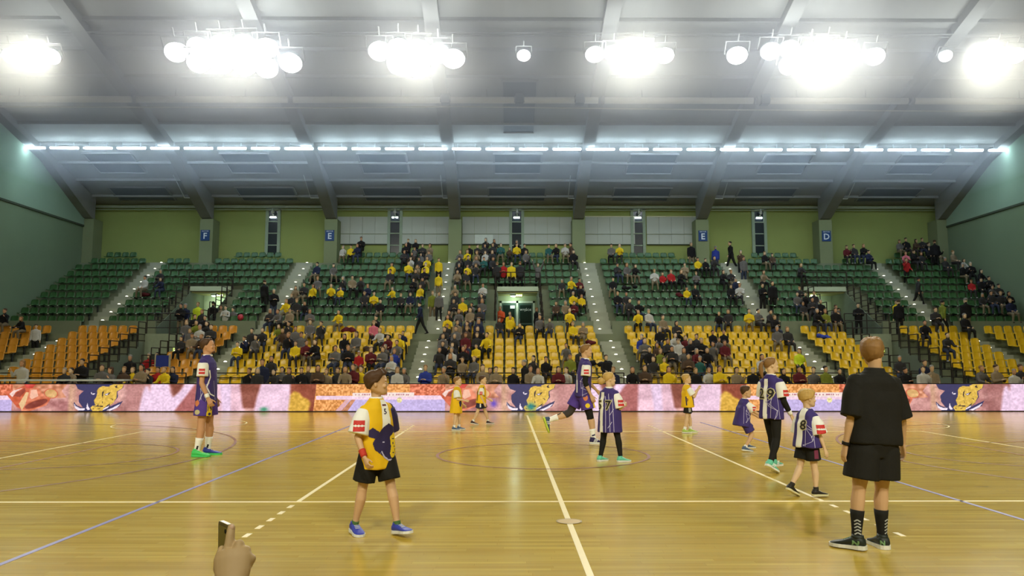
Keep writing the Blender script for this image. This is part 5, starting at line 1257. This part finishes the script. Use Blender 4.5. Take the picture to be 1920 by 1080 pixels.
ph = empty('mobile_phone', hp3(422, 1038, Ys + .052), 'dark mobile phone held upright in the raised hand', 'phone')
ph.rotation_euler = (R(1), R(-1), R(-52))
ol = []
for sx, sz in ((1, 1), (-1, 1), (-1, -1), (1, -1)):
    for q in range(4):
        a = math.atan2(sz, sx) - R(45) + R(30) * q; ol.append((sx * .028 + .008 * math.cos(a), sz * .060 + .008 * math.sin(a)))
MB().prism(ol, 'y', -.0045, .0045).build('phone_body', mk('phone_case', (84, 78, 60), .35), ph)
MB().prism([(x * .92, z * .9) for x, z in ol], 'y', -.0052, -.0045).build('screen', mk('phone_screen', (60, 58, 44), .12, spec=.5), ph)
MB().box(-.028, .028, -.0046, .0046, .0675, .0688).build('metal_edge', mk('phone_edge', (200, 196, 180), .3, metal=.6), ph)
MB().tube((.016, -.0045, .052), (.016, -.0060, .052), .005, None, 12).build('camera_lens', Mblack, ph)
# ---------------------------------------------------------------- spectators
CL_ = {'k': ('black', (34, 32, 32)), 'n': ('navy', (40, 44, 66)), 'd': ('dark grey', (56, 54, 53)), 'g': ('grey', (104, 100, 96)), 'b': ('brown', (84, 66, 52)), 'y': ('yellow', (226, 192, 36)), 'w': ('white', (190, 186, 176)), 'r': ('red', (170, 40, 40)),
       'm': ('maroon', (96, 36, 40)), 'u': ('blue', (52, 66, 150)), 'o': ('orange', (224, 92, 50)), 'e': ('olive green', (122, 128, 48)), 't': ('teal', (50, 96, 90)), 'p': ('pink', (206, 110, 120)), 'h': ('beige', (142, 124, 98)), 'l': ('lime yellow', (206, 220, 50))}
CM = {k: mk('coat_' + v[0].replace(' ', '_'), v[1], .85, .15, 12, spec=.15) for k, v in CL_.items()}
Mjean = mk('jeans', (54, 60, 78), .85, .15, 12); Mtrou = [Mblack, Mjean, mk('trousers_dark', (52, 48, 46), .85, .12, 12), mk('trousers_khaki', (120, 106, 80), .85, .12, 12)]
Mshoe = [Mblack, mk('shoe_brown', (80, 60, 44), .6), mk('shoe_pale', (190, 188, 180), .6)]
def crowd_mesh(fig, long_hair=False, cap=False, arms_skin=False, voxel=.024):
    b = fig.body(simple=True); H = fig.H
    # clothing bulk
    b.rings([fig.torso_ring(t, .028) for t in (-.2, .0, .2, .45, .7, .88, .98)])
    for k in 'LR':
        b.limb(fig.shd[k], fig.elb[k], [(0, .046 * H, .046 * H), (1, .034 * H, .034 * H)], side=(1, 0, 0)); b.limb(fig.elb[k], fig.wri[k], [(0, .034 * H, .034 * H), (1, .025 * H, .025 * H)], side=(1, 0, 0))
        b.limb(fig.hips[k], fig.knee[k], [(0, .058 * H, .06 * H), (1, .04 * H, .042 * H)], side=(1, 0, 0)); b.limb(fig.knee[k], fig.ankle[k], [(0, .04 * H, .042 * H), (1, .03 * H, .032 * H)], side=(1, 0, 0))
        fp, fy = fig.foot[k]; fm = Matrix.Rotation(-R(fy), 3, 'Z') @ Matrix.Rotation(R(fp), 3, 'X')
        b.limb(fig.ankle[k] + fm @ Vector((0, -.035 * H, -.018 * H)), fig.ankle[k] + fm @ Vector((0, .105 * H, -.026 * H)), [(0, .02 * H, .022 * H), (.5, .028 * H, .022 * H), (1, .016 * H, .014 * H)], side=fm @ Vector((1, 0, 0)))
    hh = fig.hf * H; hairs = [(fig.hp(0, -.12, .74), (.39 * hh, .44 * hh, .34 * hh))]
    if long_hair: hairs += [(fig.hp(0, -.34, .25), (.36 * hh, .2 * hh, .5 * hh)), (fig.hp(.3, -.12, .2), (.12 * hh, .2 * hh, .46 * hh)), (fig.hp(-.3, -.12, .2), (.12 * hh, .2 * hh, .46 * hh))]
    if cap: hairs += [(fig.hp(0, .42, .74), (.26 * hh, .26 * hh, .05 * hh))]
    for c, r in hairs: b.ell(c, r, fig.headM())
    me = remeshed(b, 'person', [SKIN[0], CM['k'], Mblack, HAIR['brown'], Mblack], voxel, 2)
    bones = []
    for k in 'LR':
        bones += [(fig.shd[k], fig.elb[k], .045, 1), (fig.elb[k], fig.wri[k], .03, 0 if arms_skin else 1), (fig.wri[k], fig.wri[k] + fig.hdir[k] * .09 * H, .02, 0), (fig.hips[k], fig.knee[k], .06, 2), (fig.knee[k], fig.ankle[k], .04, 2),
                  (fig.ankle[k] + Vector((0, -.01, -.03 * H)), fig.ankle[k] + Vector((0, .09 * H, -.03 * H)), .035, 4)]
    bones += [(fig.pelvis + fig.up * .02, fig.chest - fig.up * .03, .13, 1), (fig.neck0, fig.chin, .035, 0), (fig.hp(0, .16, .12), fig.hp(0, .2, .6), .36 * hh, 0)]
    n = len(me.polygons); cen = np.array([p.center for p in me.polygons]); best = np.full(n, 1e9); lab = np.zeros(n, int)
    for p0, p1, r, l in bones:
        a, d = np.array(p0), np.array(p1 - p0); t = np.clip(((cen - a) @ d) / (d @ d), 0, 1); q = np.linalg.norm(cen - (a + t[:, None] * d), axis=1) - r * (1 if r < .2 else 1)
        m = q < best; best[m] = q[m]; lab[m] = l
    for c, r in hairs:
        Mi = np.array(fig.headM()).T; q = (cen - np.array(c)) @ Mi.T / np.array(r); e = (q ** 2).sum(1); lab[(e < 1.12)] = 3
    me.polygons.foreach_set('material_index', lab.astype('i')); me.update()
    return me
seatp = dict(LL=(82, 7, 84, 0, 8), RL=(80, 8, 80, 0, 10))
SIT = [Fig(1.70, .135, lean=-4, L=(16, 10, 62, .5), R=(16, 10, 62, .5), girth=1.05, **seatp), Fig(1.68, .135, lean=16, L=(34, 12, 50, .2), R=(34, 12, 50, .3), hpitch=-8, girth=1.0, **seatp),
       Fig(1.72, .132, lean=0, L=(22, 12, 86, .9), R=(22, 12, 86, .9), girth=1.1, hyaw=15, **seatp), Fig(1.66, .138, lean=4, L=(30, 10, 110, .3), R=(10, 10, 60, .4), hyaw=-20, girth=1.0, **seatp)]
UPR = [Fig(1.76, .13, L=(0, 8, 14, .05), R=(4, 8, 16, .05), girth=1.08, hyaw=10), Fig(1.74, .13, L=(20, 12, 84, .9), R=(20, 12, 84, .9), girth=1.08), Fig(1.74, .13, lean=4, L=(18, 8, 20, .1), R=(-18, 8, 24, .1), LL=(-18, 3, 12, -14, 4), RL=(20, 3, 6, 0, 4), girth=1.02),
       Fig(1.72, .132, lean=3, L=(10, 10, 40, .1), R=(40, 10, 100, .3), hyaw=-12, girth=1.04), Fig(1.7, .134, L=(150, 22, 16, .1), R=(150, 22, 16, .1), girth=1.02)]
SITM = [[crowd_mesh(f) , crowd_mesh(f, True)] for f in SIT]; UPM = [[crowd_mesh(f), crowd_mesh(f, True)] for f in UPR]
FARM = [crowd_mesh(f, i_ % 2 == 1, voxel=.04) for i_, f in enumerate(SIT)]
CAPM = crowd_mesh(SIT[0], False, True)
PCOUNT = 0; FARP = []; HN = list(HAIR)
def spectator(me, loc, rz, top, label, group, hairn=None, scale=1.0, trou=None, far=False):
    global PCOUNT
    ms = [rnd.choice(SKIN), CM[top], trou or rnd.choice(Mtrou), HAIR[hairn or rnd.choice(['black', 'brown', 'brown', 'light', 'black', 'grey'])], rnd.choice(Mshoe)]
    if far: FARP.append((FARM[len(FARP) % 4], loc, rz, scale, ms)); return None
    o = link('person', me, None, loc); o.rotation_euler = (0, 0, rz); o.scale = (scale,) * 3; PCOUNT += 1
    for sl, m in zip(o.material_slots, ms): sl.link = 'OBJECT'; sl.material = m
    return tag(o, label, 'person', group)
SEATED_MAX = 181
# where each seated spectator is in the photograph: seat-back position and colour of the top
W = []
def add(sx, sy, txt):
    for q in txt.split():
        a, c = q.split(':'); a, b = a.split(','); W.append((float(a), float(b), c))
add(0, 0, '453,674:y 483,648:d 487,660:g 531,633:e 548,633:d 535,659:k 552,659:g 584,633:g 604,633:d 640,611:y 709,622:k 693,634:p 651,659:k 672,659:g 582,674:m 603,674:k 548,674:y 639,687:g 667,687:r 680,686:m 661,688:k 723,686:g 745,674:g 738,659:m 724,646:w 760,646:n 757,661:y 737,700:w 752,700:u 760,688:g 513,611:d 528,611:g 545,612:h 588,611:g 470,660:n 517,701:d 495,648:d 525,646:b 540,646:g')
add(0, 0, '1198,612:y 1217,612:w 1242,622:h 1264,634:d 1232,640:k 1194,659:u 1255,659:w 1278,659:m 1264,674:w 1286,674:k 1330,646:k 1347,646:k 1311,659:d 1338,659:g 1310,674:k 1329,674:g 1354,675:m 1207,674:g 1209,688:k 1233,688:e 1260,688:d 1273,688:g 1295,688:m 1316,700:t 1334,690:k 1219,675:b 1422,700:w 1449,648:g 1469,648:d 1428,611:g 1447,611:d 1466,611:k 1396,611:y 1340,611:k 1360,611:d 1497,688:l 1245,675:d 1225,701:d 1250,701:y 1280,702:b 1546,611:e 1568,611:k')
add(0, 0, '964,611:y 946,622:d 965,622:y 985,634:k 1017,622:g 1040,622:g 1063,611:y 1082,634:y 1101,634:h 1071,674:g 1075,700:e 905,659:y 1010,701:d 1034,701:k 1088,688:d 1095,700:k 1125,700:k')
add(0, 0, '827,622:y 845,612:d 862,611:g 880,612:h 895,612:d 832,634:d 850,634:h 868,634:d 886,634:n 826,648:d 846,647:g 864,646:b 884,647:k 828,660:g 848,660:d 868,660:m 888,661:d 826,675:k 846,675:d 866,674:m 886,674:y 828,688:d 848,688:w 866,689:k 838,701:d 858,701:h 880,701:g')
add(0, 0, '352,612:k 372,613:d 345,636:g 360,648:g 378,648:w 396,634:d 340,661:d 358,662:h 412,648:d 402,661:b 345,622:e 365,624:k')
add(0, 0, '20,611:k 40,623:k 270,546:w 308,546:n 300,533:d 1740,611:d 1640,612:y 1738,638:k 1773,660:d 1815,611:k 1700,700:d')
# upper tier
add(0, 0, '636,484:w 652,484:y 668,484:n 674,473:k 620,521:g 590,521:n 555,563:h 575,560:d 583,563:y 598,548:g 615,563:y 634,564:y 640,548:d 657,548:h 668,548:d 685,563:n 703,577:y 720,590:k 690,577:d 540,590:y 553,590:d 525,590:d 570,590:k 730,521:y 728,535:d 745,563:y 770,550:k 789,562:y 765,577:n 752,577:d')
add(0, 0, '764,474:k 778,474:k 790,474:d 802,474:h 815,474:g 828,474:g 760,484:k 773,484:g 787,484:g 800,484:b 758,496:d 772,496:w 786,496:d 800,496:y 775,521:y 788,521:h 798,521:y 772,534:d 786,534:k 797,534:d')
add(0, 0, '857,486:k 872,484:y 868,473:d 880,473:d 893,473:d 905,473:d 918,474:d 885,484:h 898,484:w 912,484:d 925,484:t 862,496:d 876,496:d 890,496:g 902,496:t 914,496:d 850,521:k 848,534:h 872,521:y 880,508:d 866,508:d 845,563:h 848,577:d 862,590:y 845,590:d 880,590:g 895,590:g 908,590:d 922,577:w')
add(0, 0, '968,475:k 985,485:k 960,486:b 975,486:y 990,496:g 1023,486:t 1038,486:k 1055,486:w 1086,486:k 1048,548:d 1064,548:y 1085,548:m 1095,548:k 1030,590:b 1045,590:h 1080,577:y 1095,577:y 1015,590:d 1062,590:m')
add(0, 0, '1148,484:g 1162,483:y 1150,521:d 1162,521:g 1155,549:k 1180,521:k 1160,577:k 1180,577:d 1176,592:d 1190,592:k 1228,535:w 1242,534:r 1256,534:r 1268,535:k 1300,535:g 1310,510:y 1318,511:k 1330,511:d 1275,521:h 1283,563:y 1298,563:k 1355,533:k 1372,533:d 1385,534:n 1362,563:k 1395,534:h 1405,548:w')
add(0, 0, '1432,496:k 1445,496:b 1490,520:d 1500,560:d 1512,575:k 1525,575:d 1537,575:k 1520,590:d 1505,590:d 1540,590:k 1583,484:m 1597,484:d 1612,484:k 1625,484:n 1490,577:g')
add(0, 0, '1680,473:g 1695,474:k 1706,474:b 1720,474:d 1750,473:k 1760,473:k 1690,496:p 1700,496:k 1730,496:d 1785,496:h 1797,496:w 1810,508:k 1822,508:k 1775,508:d 1840,533:k 1852,533:k 1865,534:k 1815,548:r 1850,563:g 1868,563:d 1880,563:k 1890,563:d 1862,577:d 1842,577:d 1895,577:n')
for s in SEATS:
    s['p'] = pix(s['x'], s['y'], s['z'] + .8)
    s['used'] = False
i = 0; PL = []
for (x, y, c) in W:
    best = min((s for s in SEATS if not s['used']), key=lambda s: (s['p'][0] - x) ** 2 + ((s['p'][1] - y) * 1.6) ** 2)
    best['used'] = True; PL.append((best, c))
order = sorted(range(len(PL)), key=lambda q: PL[q][0]['y']); FARSET = set(order[SEATED_MAX:])
for q, (best, c) in enumerate(PL):
    v = rnd.randrange(4); lh = rnd.random() < .4; i += 1
    me = SITM[v][1 if lh else 0]
    if rnd.random() < .08: me = CAPM
    kid_ = rnd.random() < .22; scl = rnd.uniform(.78, .86) if kid_ else rnd.uniform(.88, .99)
    zb = best['z'] + (.43 - .465 * scl + .03)
    spectator(me, (best['x'] + rnd.uniform(-.03, .03), best['y'] - .23, zb), math.pi + R(rnd.uniform(-22, 22)), c, 'person in %s top seated %s' % (CL_[c][0], seat_words(best)), 'spectators seated on the stands', None, scl, None, q in FARSET)
# people sitting close behind the LED board: pixel column and colour of the top
FRONT = [(120, 'd', 0), (139, 'h', 0), (191, 'g', 1), (209, 'g', 1), (232, 'b', 0), (251, 'y', 0), (265, 'h', 1), (278, 'd', 0), (295, 'r', 0), (312, 'y', 0), (324, 'n', 1), (468, 'k', 0), (483, 'd', 1), (517, 'd', 1), (529, 'g', 0), (542, 'd', 1), (565, 'k', 0), (580, 'd', 0), (596, 'b', 1), (612, 'h', 0), (633, 'd', 0), (648, 'h', 1), (662, 'm', 0), (677, 'y', 0),
         (745, 'w', 1), (760, 'g', 0), (798, 'u', 0), (833, 'h', 0), (905, 'h', 1), (918, 'g', 0), (930, 'h', 0), (962, 'k', 0), (995, 'h', 0), (1010, 'w', 1), (1047, 'm', 1), (1062, 'w', 1), (1150, 'n', 0), (1185, 'k', 1), (1209, 'b', 1), (1253, 'y', 1), (1305, 'k', 0), (1329, 'w', 0), (1349, 'y', 1), (1380, 'h', 0), (1412, 'k', 0), (1466, 'k', 1), (1498, 'm', 0), (1525, 'g', 0), (1549, 'e', 0), (1572, 'k', 0), (1697, 'k', 0), (1730, 'w', 0), (1748, 'h', 0), (1835, 'g', 0), (1868, 'h', 0), (1900, 'w', 0), (1915, 'd', 0)]
bench0 = None
Mst = mk('stool_grey', (110, 108, 98), .6)
for j, (px, c, lh) in enumerate(FRONT):
    yy = 26.25 + (j % 3) * .28; p = at(px, 700, yy); x = p.x
    lb = 'person in %s top sitting low behind the LED board, %s from the left in the front line' % (CL_[c][0], ('number ' + str(j + 1)) if j >= 18 else TEN[j])
    # say which picture of the board the person sits behind
    seg = ('left bells' if px < 145 else 'first bull head' if px < 245 else 'white hand beside tall player' if px < 340 else 'pale hands left of banner' if px < 595 else 'banner behind boy in yellow' if px < 835 else 'second bells' if px < 945 else 'middle bull head' if px < 1050 else 'pale hands behind bun girl' if px < 1400 else 'banner right of girl 29' if px < 1600 else 'picture beside man in black' if px < 1740 else 'right bull head' if px < 1840 else 'screen far right end')
    cntk = ('seg', seg); cnt[cntk] = cnt.get(cntk, 0) + 1
    lb = 'person in %s top behind LED %s, %s from its left' % (CL_[c][0], seg, TEN[cnt[cntk] - 1])
    scl = rnd.uniform(.82, .93)
    spectator(SITM[j % 4][lh], (x, yy, (.36 - .465 * scl + .03)), math.pi + R(rnd.uniform(-15, 15)), c, lb, 'spectators behind the board', None, scl)
    if bench0 is None:
        bench0 = [MB().box(-.2, .2, -.2, .2, .33, .36).mesh('seat', Mst), MB().path([(-.17, -.17, 0), (-.17, -.17, .33)], .014).path([(.17, -.17, 0), (.17, -.17, .33)], .014).path([(-.17, .17, 0), (-.17, .17, .33)], .014).path([(.17, .17, 0), (.17, .17, .33)], .014).mesh('legs', Mrail)]
    t = empty('stool', (x, yy + .02, 0), 'low grey stool behind LED %s, %s from its left' % (seg, TEN[cnt[cntk] - 1]), 'stool', 'stools behind the board')
    for nm, me in zip(('seat', 'legs'), bench0): link(nm, me, t)
# people standing: pixel column, depth, level, colour, pose, turned (deg from facing us), words, scale, trousers
WZ = WALKZ
ST = [(340, 40.5, WZ, 'k', 1, 0, 'standing at the left end of the group in the left portal', 1, 3), (349, 40.9, WZ, 'n', 3, 0, 'standing second from the left in the left portal', 1.03, 1), (372, 40.8, WZ, 'l', 0, 0, 'with black sleeves in the middle of the left portal', 1.05, 0), (400, 40.6, WZ, 'k', 0, 180, 'standing right of the yellow steward in the left portal', 1.06, 1),
      (424, 39.6, WZ, 'w', 1, 0, 'standing by the walkway right of the left portal', .9, 0), (438, 39.8, WZ, 'g', 3, 0, 'holding a red balloon right of the left portal', .86, 0), (415, 41.0, WZ, 'h', 0, 10, 'standing behind the pair right of the left portal', .96, 2), (432, 41.4, WZ, 'y', 0, -10, 'standing at the right edge of the left portal', .92, 0),
      (495, YG(3), LG(3), 'k', 0, 150, 'on the stairs left of the left E sign, upper one', 1.03, 0), (513, YG(2), LG(2), 'k', 1, 30, 'on the stairs left of the left E sign, lower one', 1.0, 1),
      (938, 42.4, WZ, 'o', 1, -8, 'standing at the left jamb of the central doors in a vest', 1.02, 0), (1005, 42.4, WZ, 'k', 3, 60, 'leaning at the right jamb of the central doors', .98, 0),
      (822, YG(7), LG(7), 'y', 0, 0, 'standing high on the stairs left of the central doors', .86, 0), (822, YG(5) - .2, LG(5), 'y', 0, 180, 'standing midway up the stairs left of the central doors', .80, 3), (811, YG(2) - .1, LG(2), 'e', 0, 10, 'low on stairs left of central doors, left of two', .92, 3), (823, YG(2) - .3, LG(2), 'g', 0, 0, 'low on stairs left of central doors, right of two', .88, 0), (789, 38.4, WZ, 'n', 2, -70, 'walking on the walkway left of the central doors', .95, 0),
      (932, 43.6, LG(6), 'd', 0, 180, 'first from the left on the balcony over central doors', .95, 0), (944, 43.7, LG(6), 'r', 1, 0, 'second from the left on the balcony over central doors', .97, 0), (959, 43.6, LG(6), 'y', 0, 0, 'third from the left on the balcony over central doors', .95, 0), (975, 43.6, LG(6), 'd', 0, 180, 'fourth from the left on the balcony over central doors', .97, 0), (1009, 43.6, LG(6), 'g', 4, 0, 'at right end of central balcony, arms up', .95, 0),
      (1072, 45.75, LG(9), 'b', 2, -60, 'standing at the back wall right of the middle window', .96, 0), (1298, 46.0, LG(9), 'k', 0, 10, 'standing left of the right E sign pillar', 1.0, 3), (1344, 46.6, LG(9), 'u', 0, 180, 'standing right of the right E sign pillar', .92, 1), (1373, YG(9), LG(9), 'k', 2, -80, 'walking at top of stairs right of right E sign', 1.04, 0),
      (1391, YG(8), LG(8), 'b', 3, 0, 'second from top on stairs right of right E sign', .95, 0), (1396, YG(7), LG(7), 'g', 0, 10, 'third from top on stairs right of right E sign', .92, 1),
      (1430, YG(3), LG(3), 'k', 1, 10, 'low on the stairs left of the D sign, left of two', .94, 0), (1449, YG(3) - .1, LG(3), 'k', 0, 0, 'low on the stairs left of the D sign, right of two', 1.0, 0),
      (1566, 42.0, WZ, 'g', 0, 0, 'walking out of the right portal, arms apart', 1.03, 0), (1608, 40.0, WZ, 'k', 1, -20, 'standing just right of the right portal', 1.0, 0), (1570, 38.3, WZ - .42, 'k', 1, 0, 'seated low in front of the right portal', .9, 0), (1571, 43.8, WZ, 'k', 0, 0, 'deep inside the right portal', 1, 0),
      (1530, 40.6, WZ, 'k', 0, 0, 'at left edge of the right portal, second of two', .98, 0), (1513, 40.8, WZ, 'd', 0, 0, 'at left edge of the right portal, first of two', 1, 0), (1684, 38.9, WZ, 'k', 0, 180, 'standing on the walkway above the right passage', 1.04, 0), (1765, 38.5, WZ, 'e', 2, 100, 'walking past the stairs nearest the right wall', 1.02, 0), (1810, 38.6, WZ, 'k', 0, 180, 'in pale trousers standing on the walkway near the right wall', 1.08, 3),
      (1702, YG(7), LG(7), 'r', 3, 0, 'standing high on the stairs nearest the right wall', .9, 0), (1722, YG(4), LG(4), 'd', 2, 80, 'climbing the stairs nearest the right wall', .9, 0), (1746, 46.6, LG(9), 'k', 0, 20, 'standing at the back near the right wall, left of two', 1.06, 0), (1758, 45.6, LG(9), 'k', 0, 160, 'standing at the back near the right wall, right of two', 1.05, 0),
      (250, 34.0, .05, 'k', 0, 0, 'standing in the court passage below the F sign', 1.08, 0), (286, 33.4, LY(1), 'r', 3, 0, 'with a child beside the court passage below the F sign', 1.0, 0), (300, 33.6, .4, 'b', 1, 0, 'sitting at the blue board beside the left passage', .95, 0),
      (51, 27.6, 0, 'w', 3, 0, 'long haired, standing behind the left bells', .98, 1), (161, 28.6, 0, 'k', 1, 0, 'in a striped coat standing behind the first bull head', 1.0, 0), (71, YY(7) - .3, LY(6), 'w', 0, 20, 'standing on the far left lower stairs', .82, 0), (496, 27.6, 0, 'n', 0, 0, 'with black and white scarf standing behind the pale hands picture', .98, 0), (985, 28.4, 0, 'k', 2, -70, 'in a black T-shirt standing behind the middle bull head', .98, 0), (1727, 30.2, 0, 'n', 1, 0, 'in a dark coat with lime sash in the right passage', .98, 0)]
UPN = [UPM[i] for i in range(5)]
for (px, Y, z, c, pose, turn, words_, scl, tr_) in ST:
    p = at(px, 560, Y); lh = 1 if ('long haired' in words_ or pose == 1 and rnd.random() < .2) else 0
    spectator(UPN[pose][lh], (p.x, Y, z), math.pi + R(turn), c, 'person in %s top %s' % (CL_[c][0], words_), 'spectators standing on the stands', None, scl, Mtrou[tr_])
bl = empty('balloon', at(451, 595, 39.5), 'red round balloon held beside the left portal', 'balloon')
MB().ell((0, 0, 0), (.15, .15, .17), None, 16, 10).build('skin', mk('balloon_red', (190, 50, 60), .35, spec=.5), bl, True)
MB().tube((0, 0, -.17), (0.02, 0, -.5), .004).build('string', Mwhite, bl); MB().ell((0, 0, -.175), (.02, .02, .02)).build('knot', MATS['balloon_red'], bl)
# blue advertising board leaning beside the left passage
p = at(305, 677, 32.2)
bb = empty('blue_board', p, 'blue board in a pale frame standing beside the left passage', 'board')
MB().box(-.27, .27, -.03, .03, -.26, .24).build('panel', mk('board_blue', (40, 56, 140), .6), bb)
MB().box(-.4, .42, -.05, .05, -.34, -.26).box(.27, .32, -.05, .05, -.26, .28).box(-.32, -.27, -.05, .05, -.26, .28).build('frame', mk('board_frame', (170, 160, 130), .6), bb)
# coats and bags left on seats
for (px, py, c, sx, nm) in ((280, 551, 'm', 1.0, 'maroon jacket lying on green seats by the stairs nearest the left wall'), (590, 524, 'k', 1.2, 'black coat lying on green seats below the left E sign, left one'), (628, 526, 'k', 1.0, 'black coat lying on green seats below the left E sign, right one'), (660, 615, 'm', 1.0, 'maroon bag lying on yellow seats below the left E sign'), (695, 652, 'b', 1.2, 'brown jacket lying on yellow seats near the fourth lower row'), (735, 625, 'k', 1.0, 'black coat lying on yellow seats near the stairs left of the central doors'),
                         (1119, 634, 'm', 1.0, 'maroon bag at the end seat beside the stairs right of the central doors'), (1135, 682, 'k', 1.5, 'big black coat hung over the end seats near the striding player'), (1285, 642, 'k', .8, 'small black coat on a yellow seat below the right E sign'), (1180, 538, 'k', 1.5, 'long black coat lying on green seats right of the central stairs'), (1285, 551, 'm', 1.0, 'maroon bag between spectators on green seats below the right E sign'), (885, 582, 'k', 1.2, 'black coat lying on green seats left of the central doors'), (1534, 622, 'u', 1.2, 'blue bag on yellow seats below the D sign')):
    best = min((s for s in SEATS), key=lambda s: (s['p'][0] - px) ** 2 + ((s['p'][1] - py + 6) * 1.6) ** 2)
    b = MB(); r = random.Random(px)
    for q in range(6): b.ell((r.uniform(-.25, .25) * sx, r.uniform(-.12, .1), .5 + r.uniform(-.02, .12)), (r.uniform(.12, .2), r.uniform(.1, .16), r.uniform(.07, .13)))
    o = link('coat' if 'bag' not in nm else 'bag', remeshed(b, 'coat', CM[c], .03, 2)); o.location = (best['x'], best['y'] - .2, best['z']); tag(o, nm, 'coat' if 'bag' not in nm else 'bag')
# the farthest seated spectators, past the three hundred that show largest: one mass
V = []; F = []; MI = []; mats_ = []; off = 0
for me, loc, rz, scale, ms in FARP:
    nv = len(me.vertices); co = np.empty(nv * 3, 'f'); me.vertices.foreach_get('co', co); co = co.reshape(-1, 3) * scale
    c_, s_ = math.cos(rz), math.sin(rz); co = co @ np.array([[c_, s_, 0], [-s_, c_, 0], [0, 0, 1]]) + np.array(loc); V.append(co)
    nf = len(me.polygons); lv = np.empty(len(me.loops), 'i'); me.loops.foreach_get('vertex_index', lv); F.append(lv + off); off += nv
    for m in ms:
        if m not in mats_: mats_.append(m)
    mi = np.empty(nf, 'i'); me.polygons.foreach_get('material_index', mi); MI.append(np.array([mats_.index(m) for m in ms])[mi])
me = bpy.data.meshes.new('crowd'); V = np.concatenate(V); F = np.concatenate(F); MI = np.concatenate(MI)
me.vertices.add(len(V)); me.vertices.foreach_set('co', V.astype('f').ravel()); me.loops.add(len(F)); me.loops.foreach_set('vertex_index', F.astype('i'))
me.polygons.add(len(MI)); me.polygons.foreach_set('loop_start', np.arange(0, len(F), 4, dtype='i'))
for m in mats_: me.materials.append(m)
me.polygons.foreach_set('material_index', MI.astype('i')); me.polygons.foreach_set('use_smooth', np.ones(len(MI), bool)); me.update(calc_edges=True); me.validate()
tag(link('crowd', me), 'remaining spectators seated in the highest rows of the upper tier', 'crowd', kind='stuff')
print('spectators', PCOUNT, 'seats', len(SEATS))
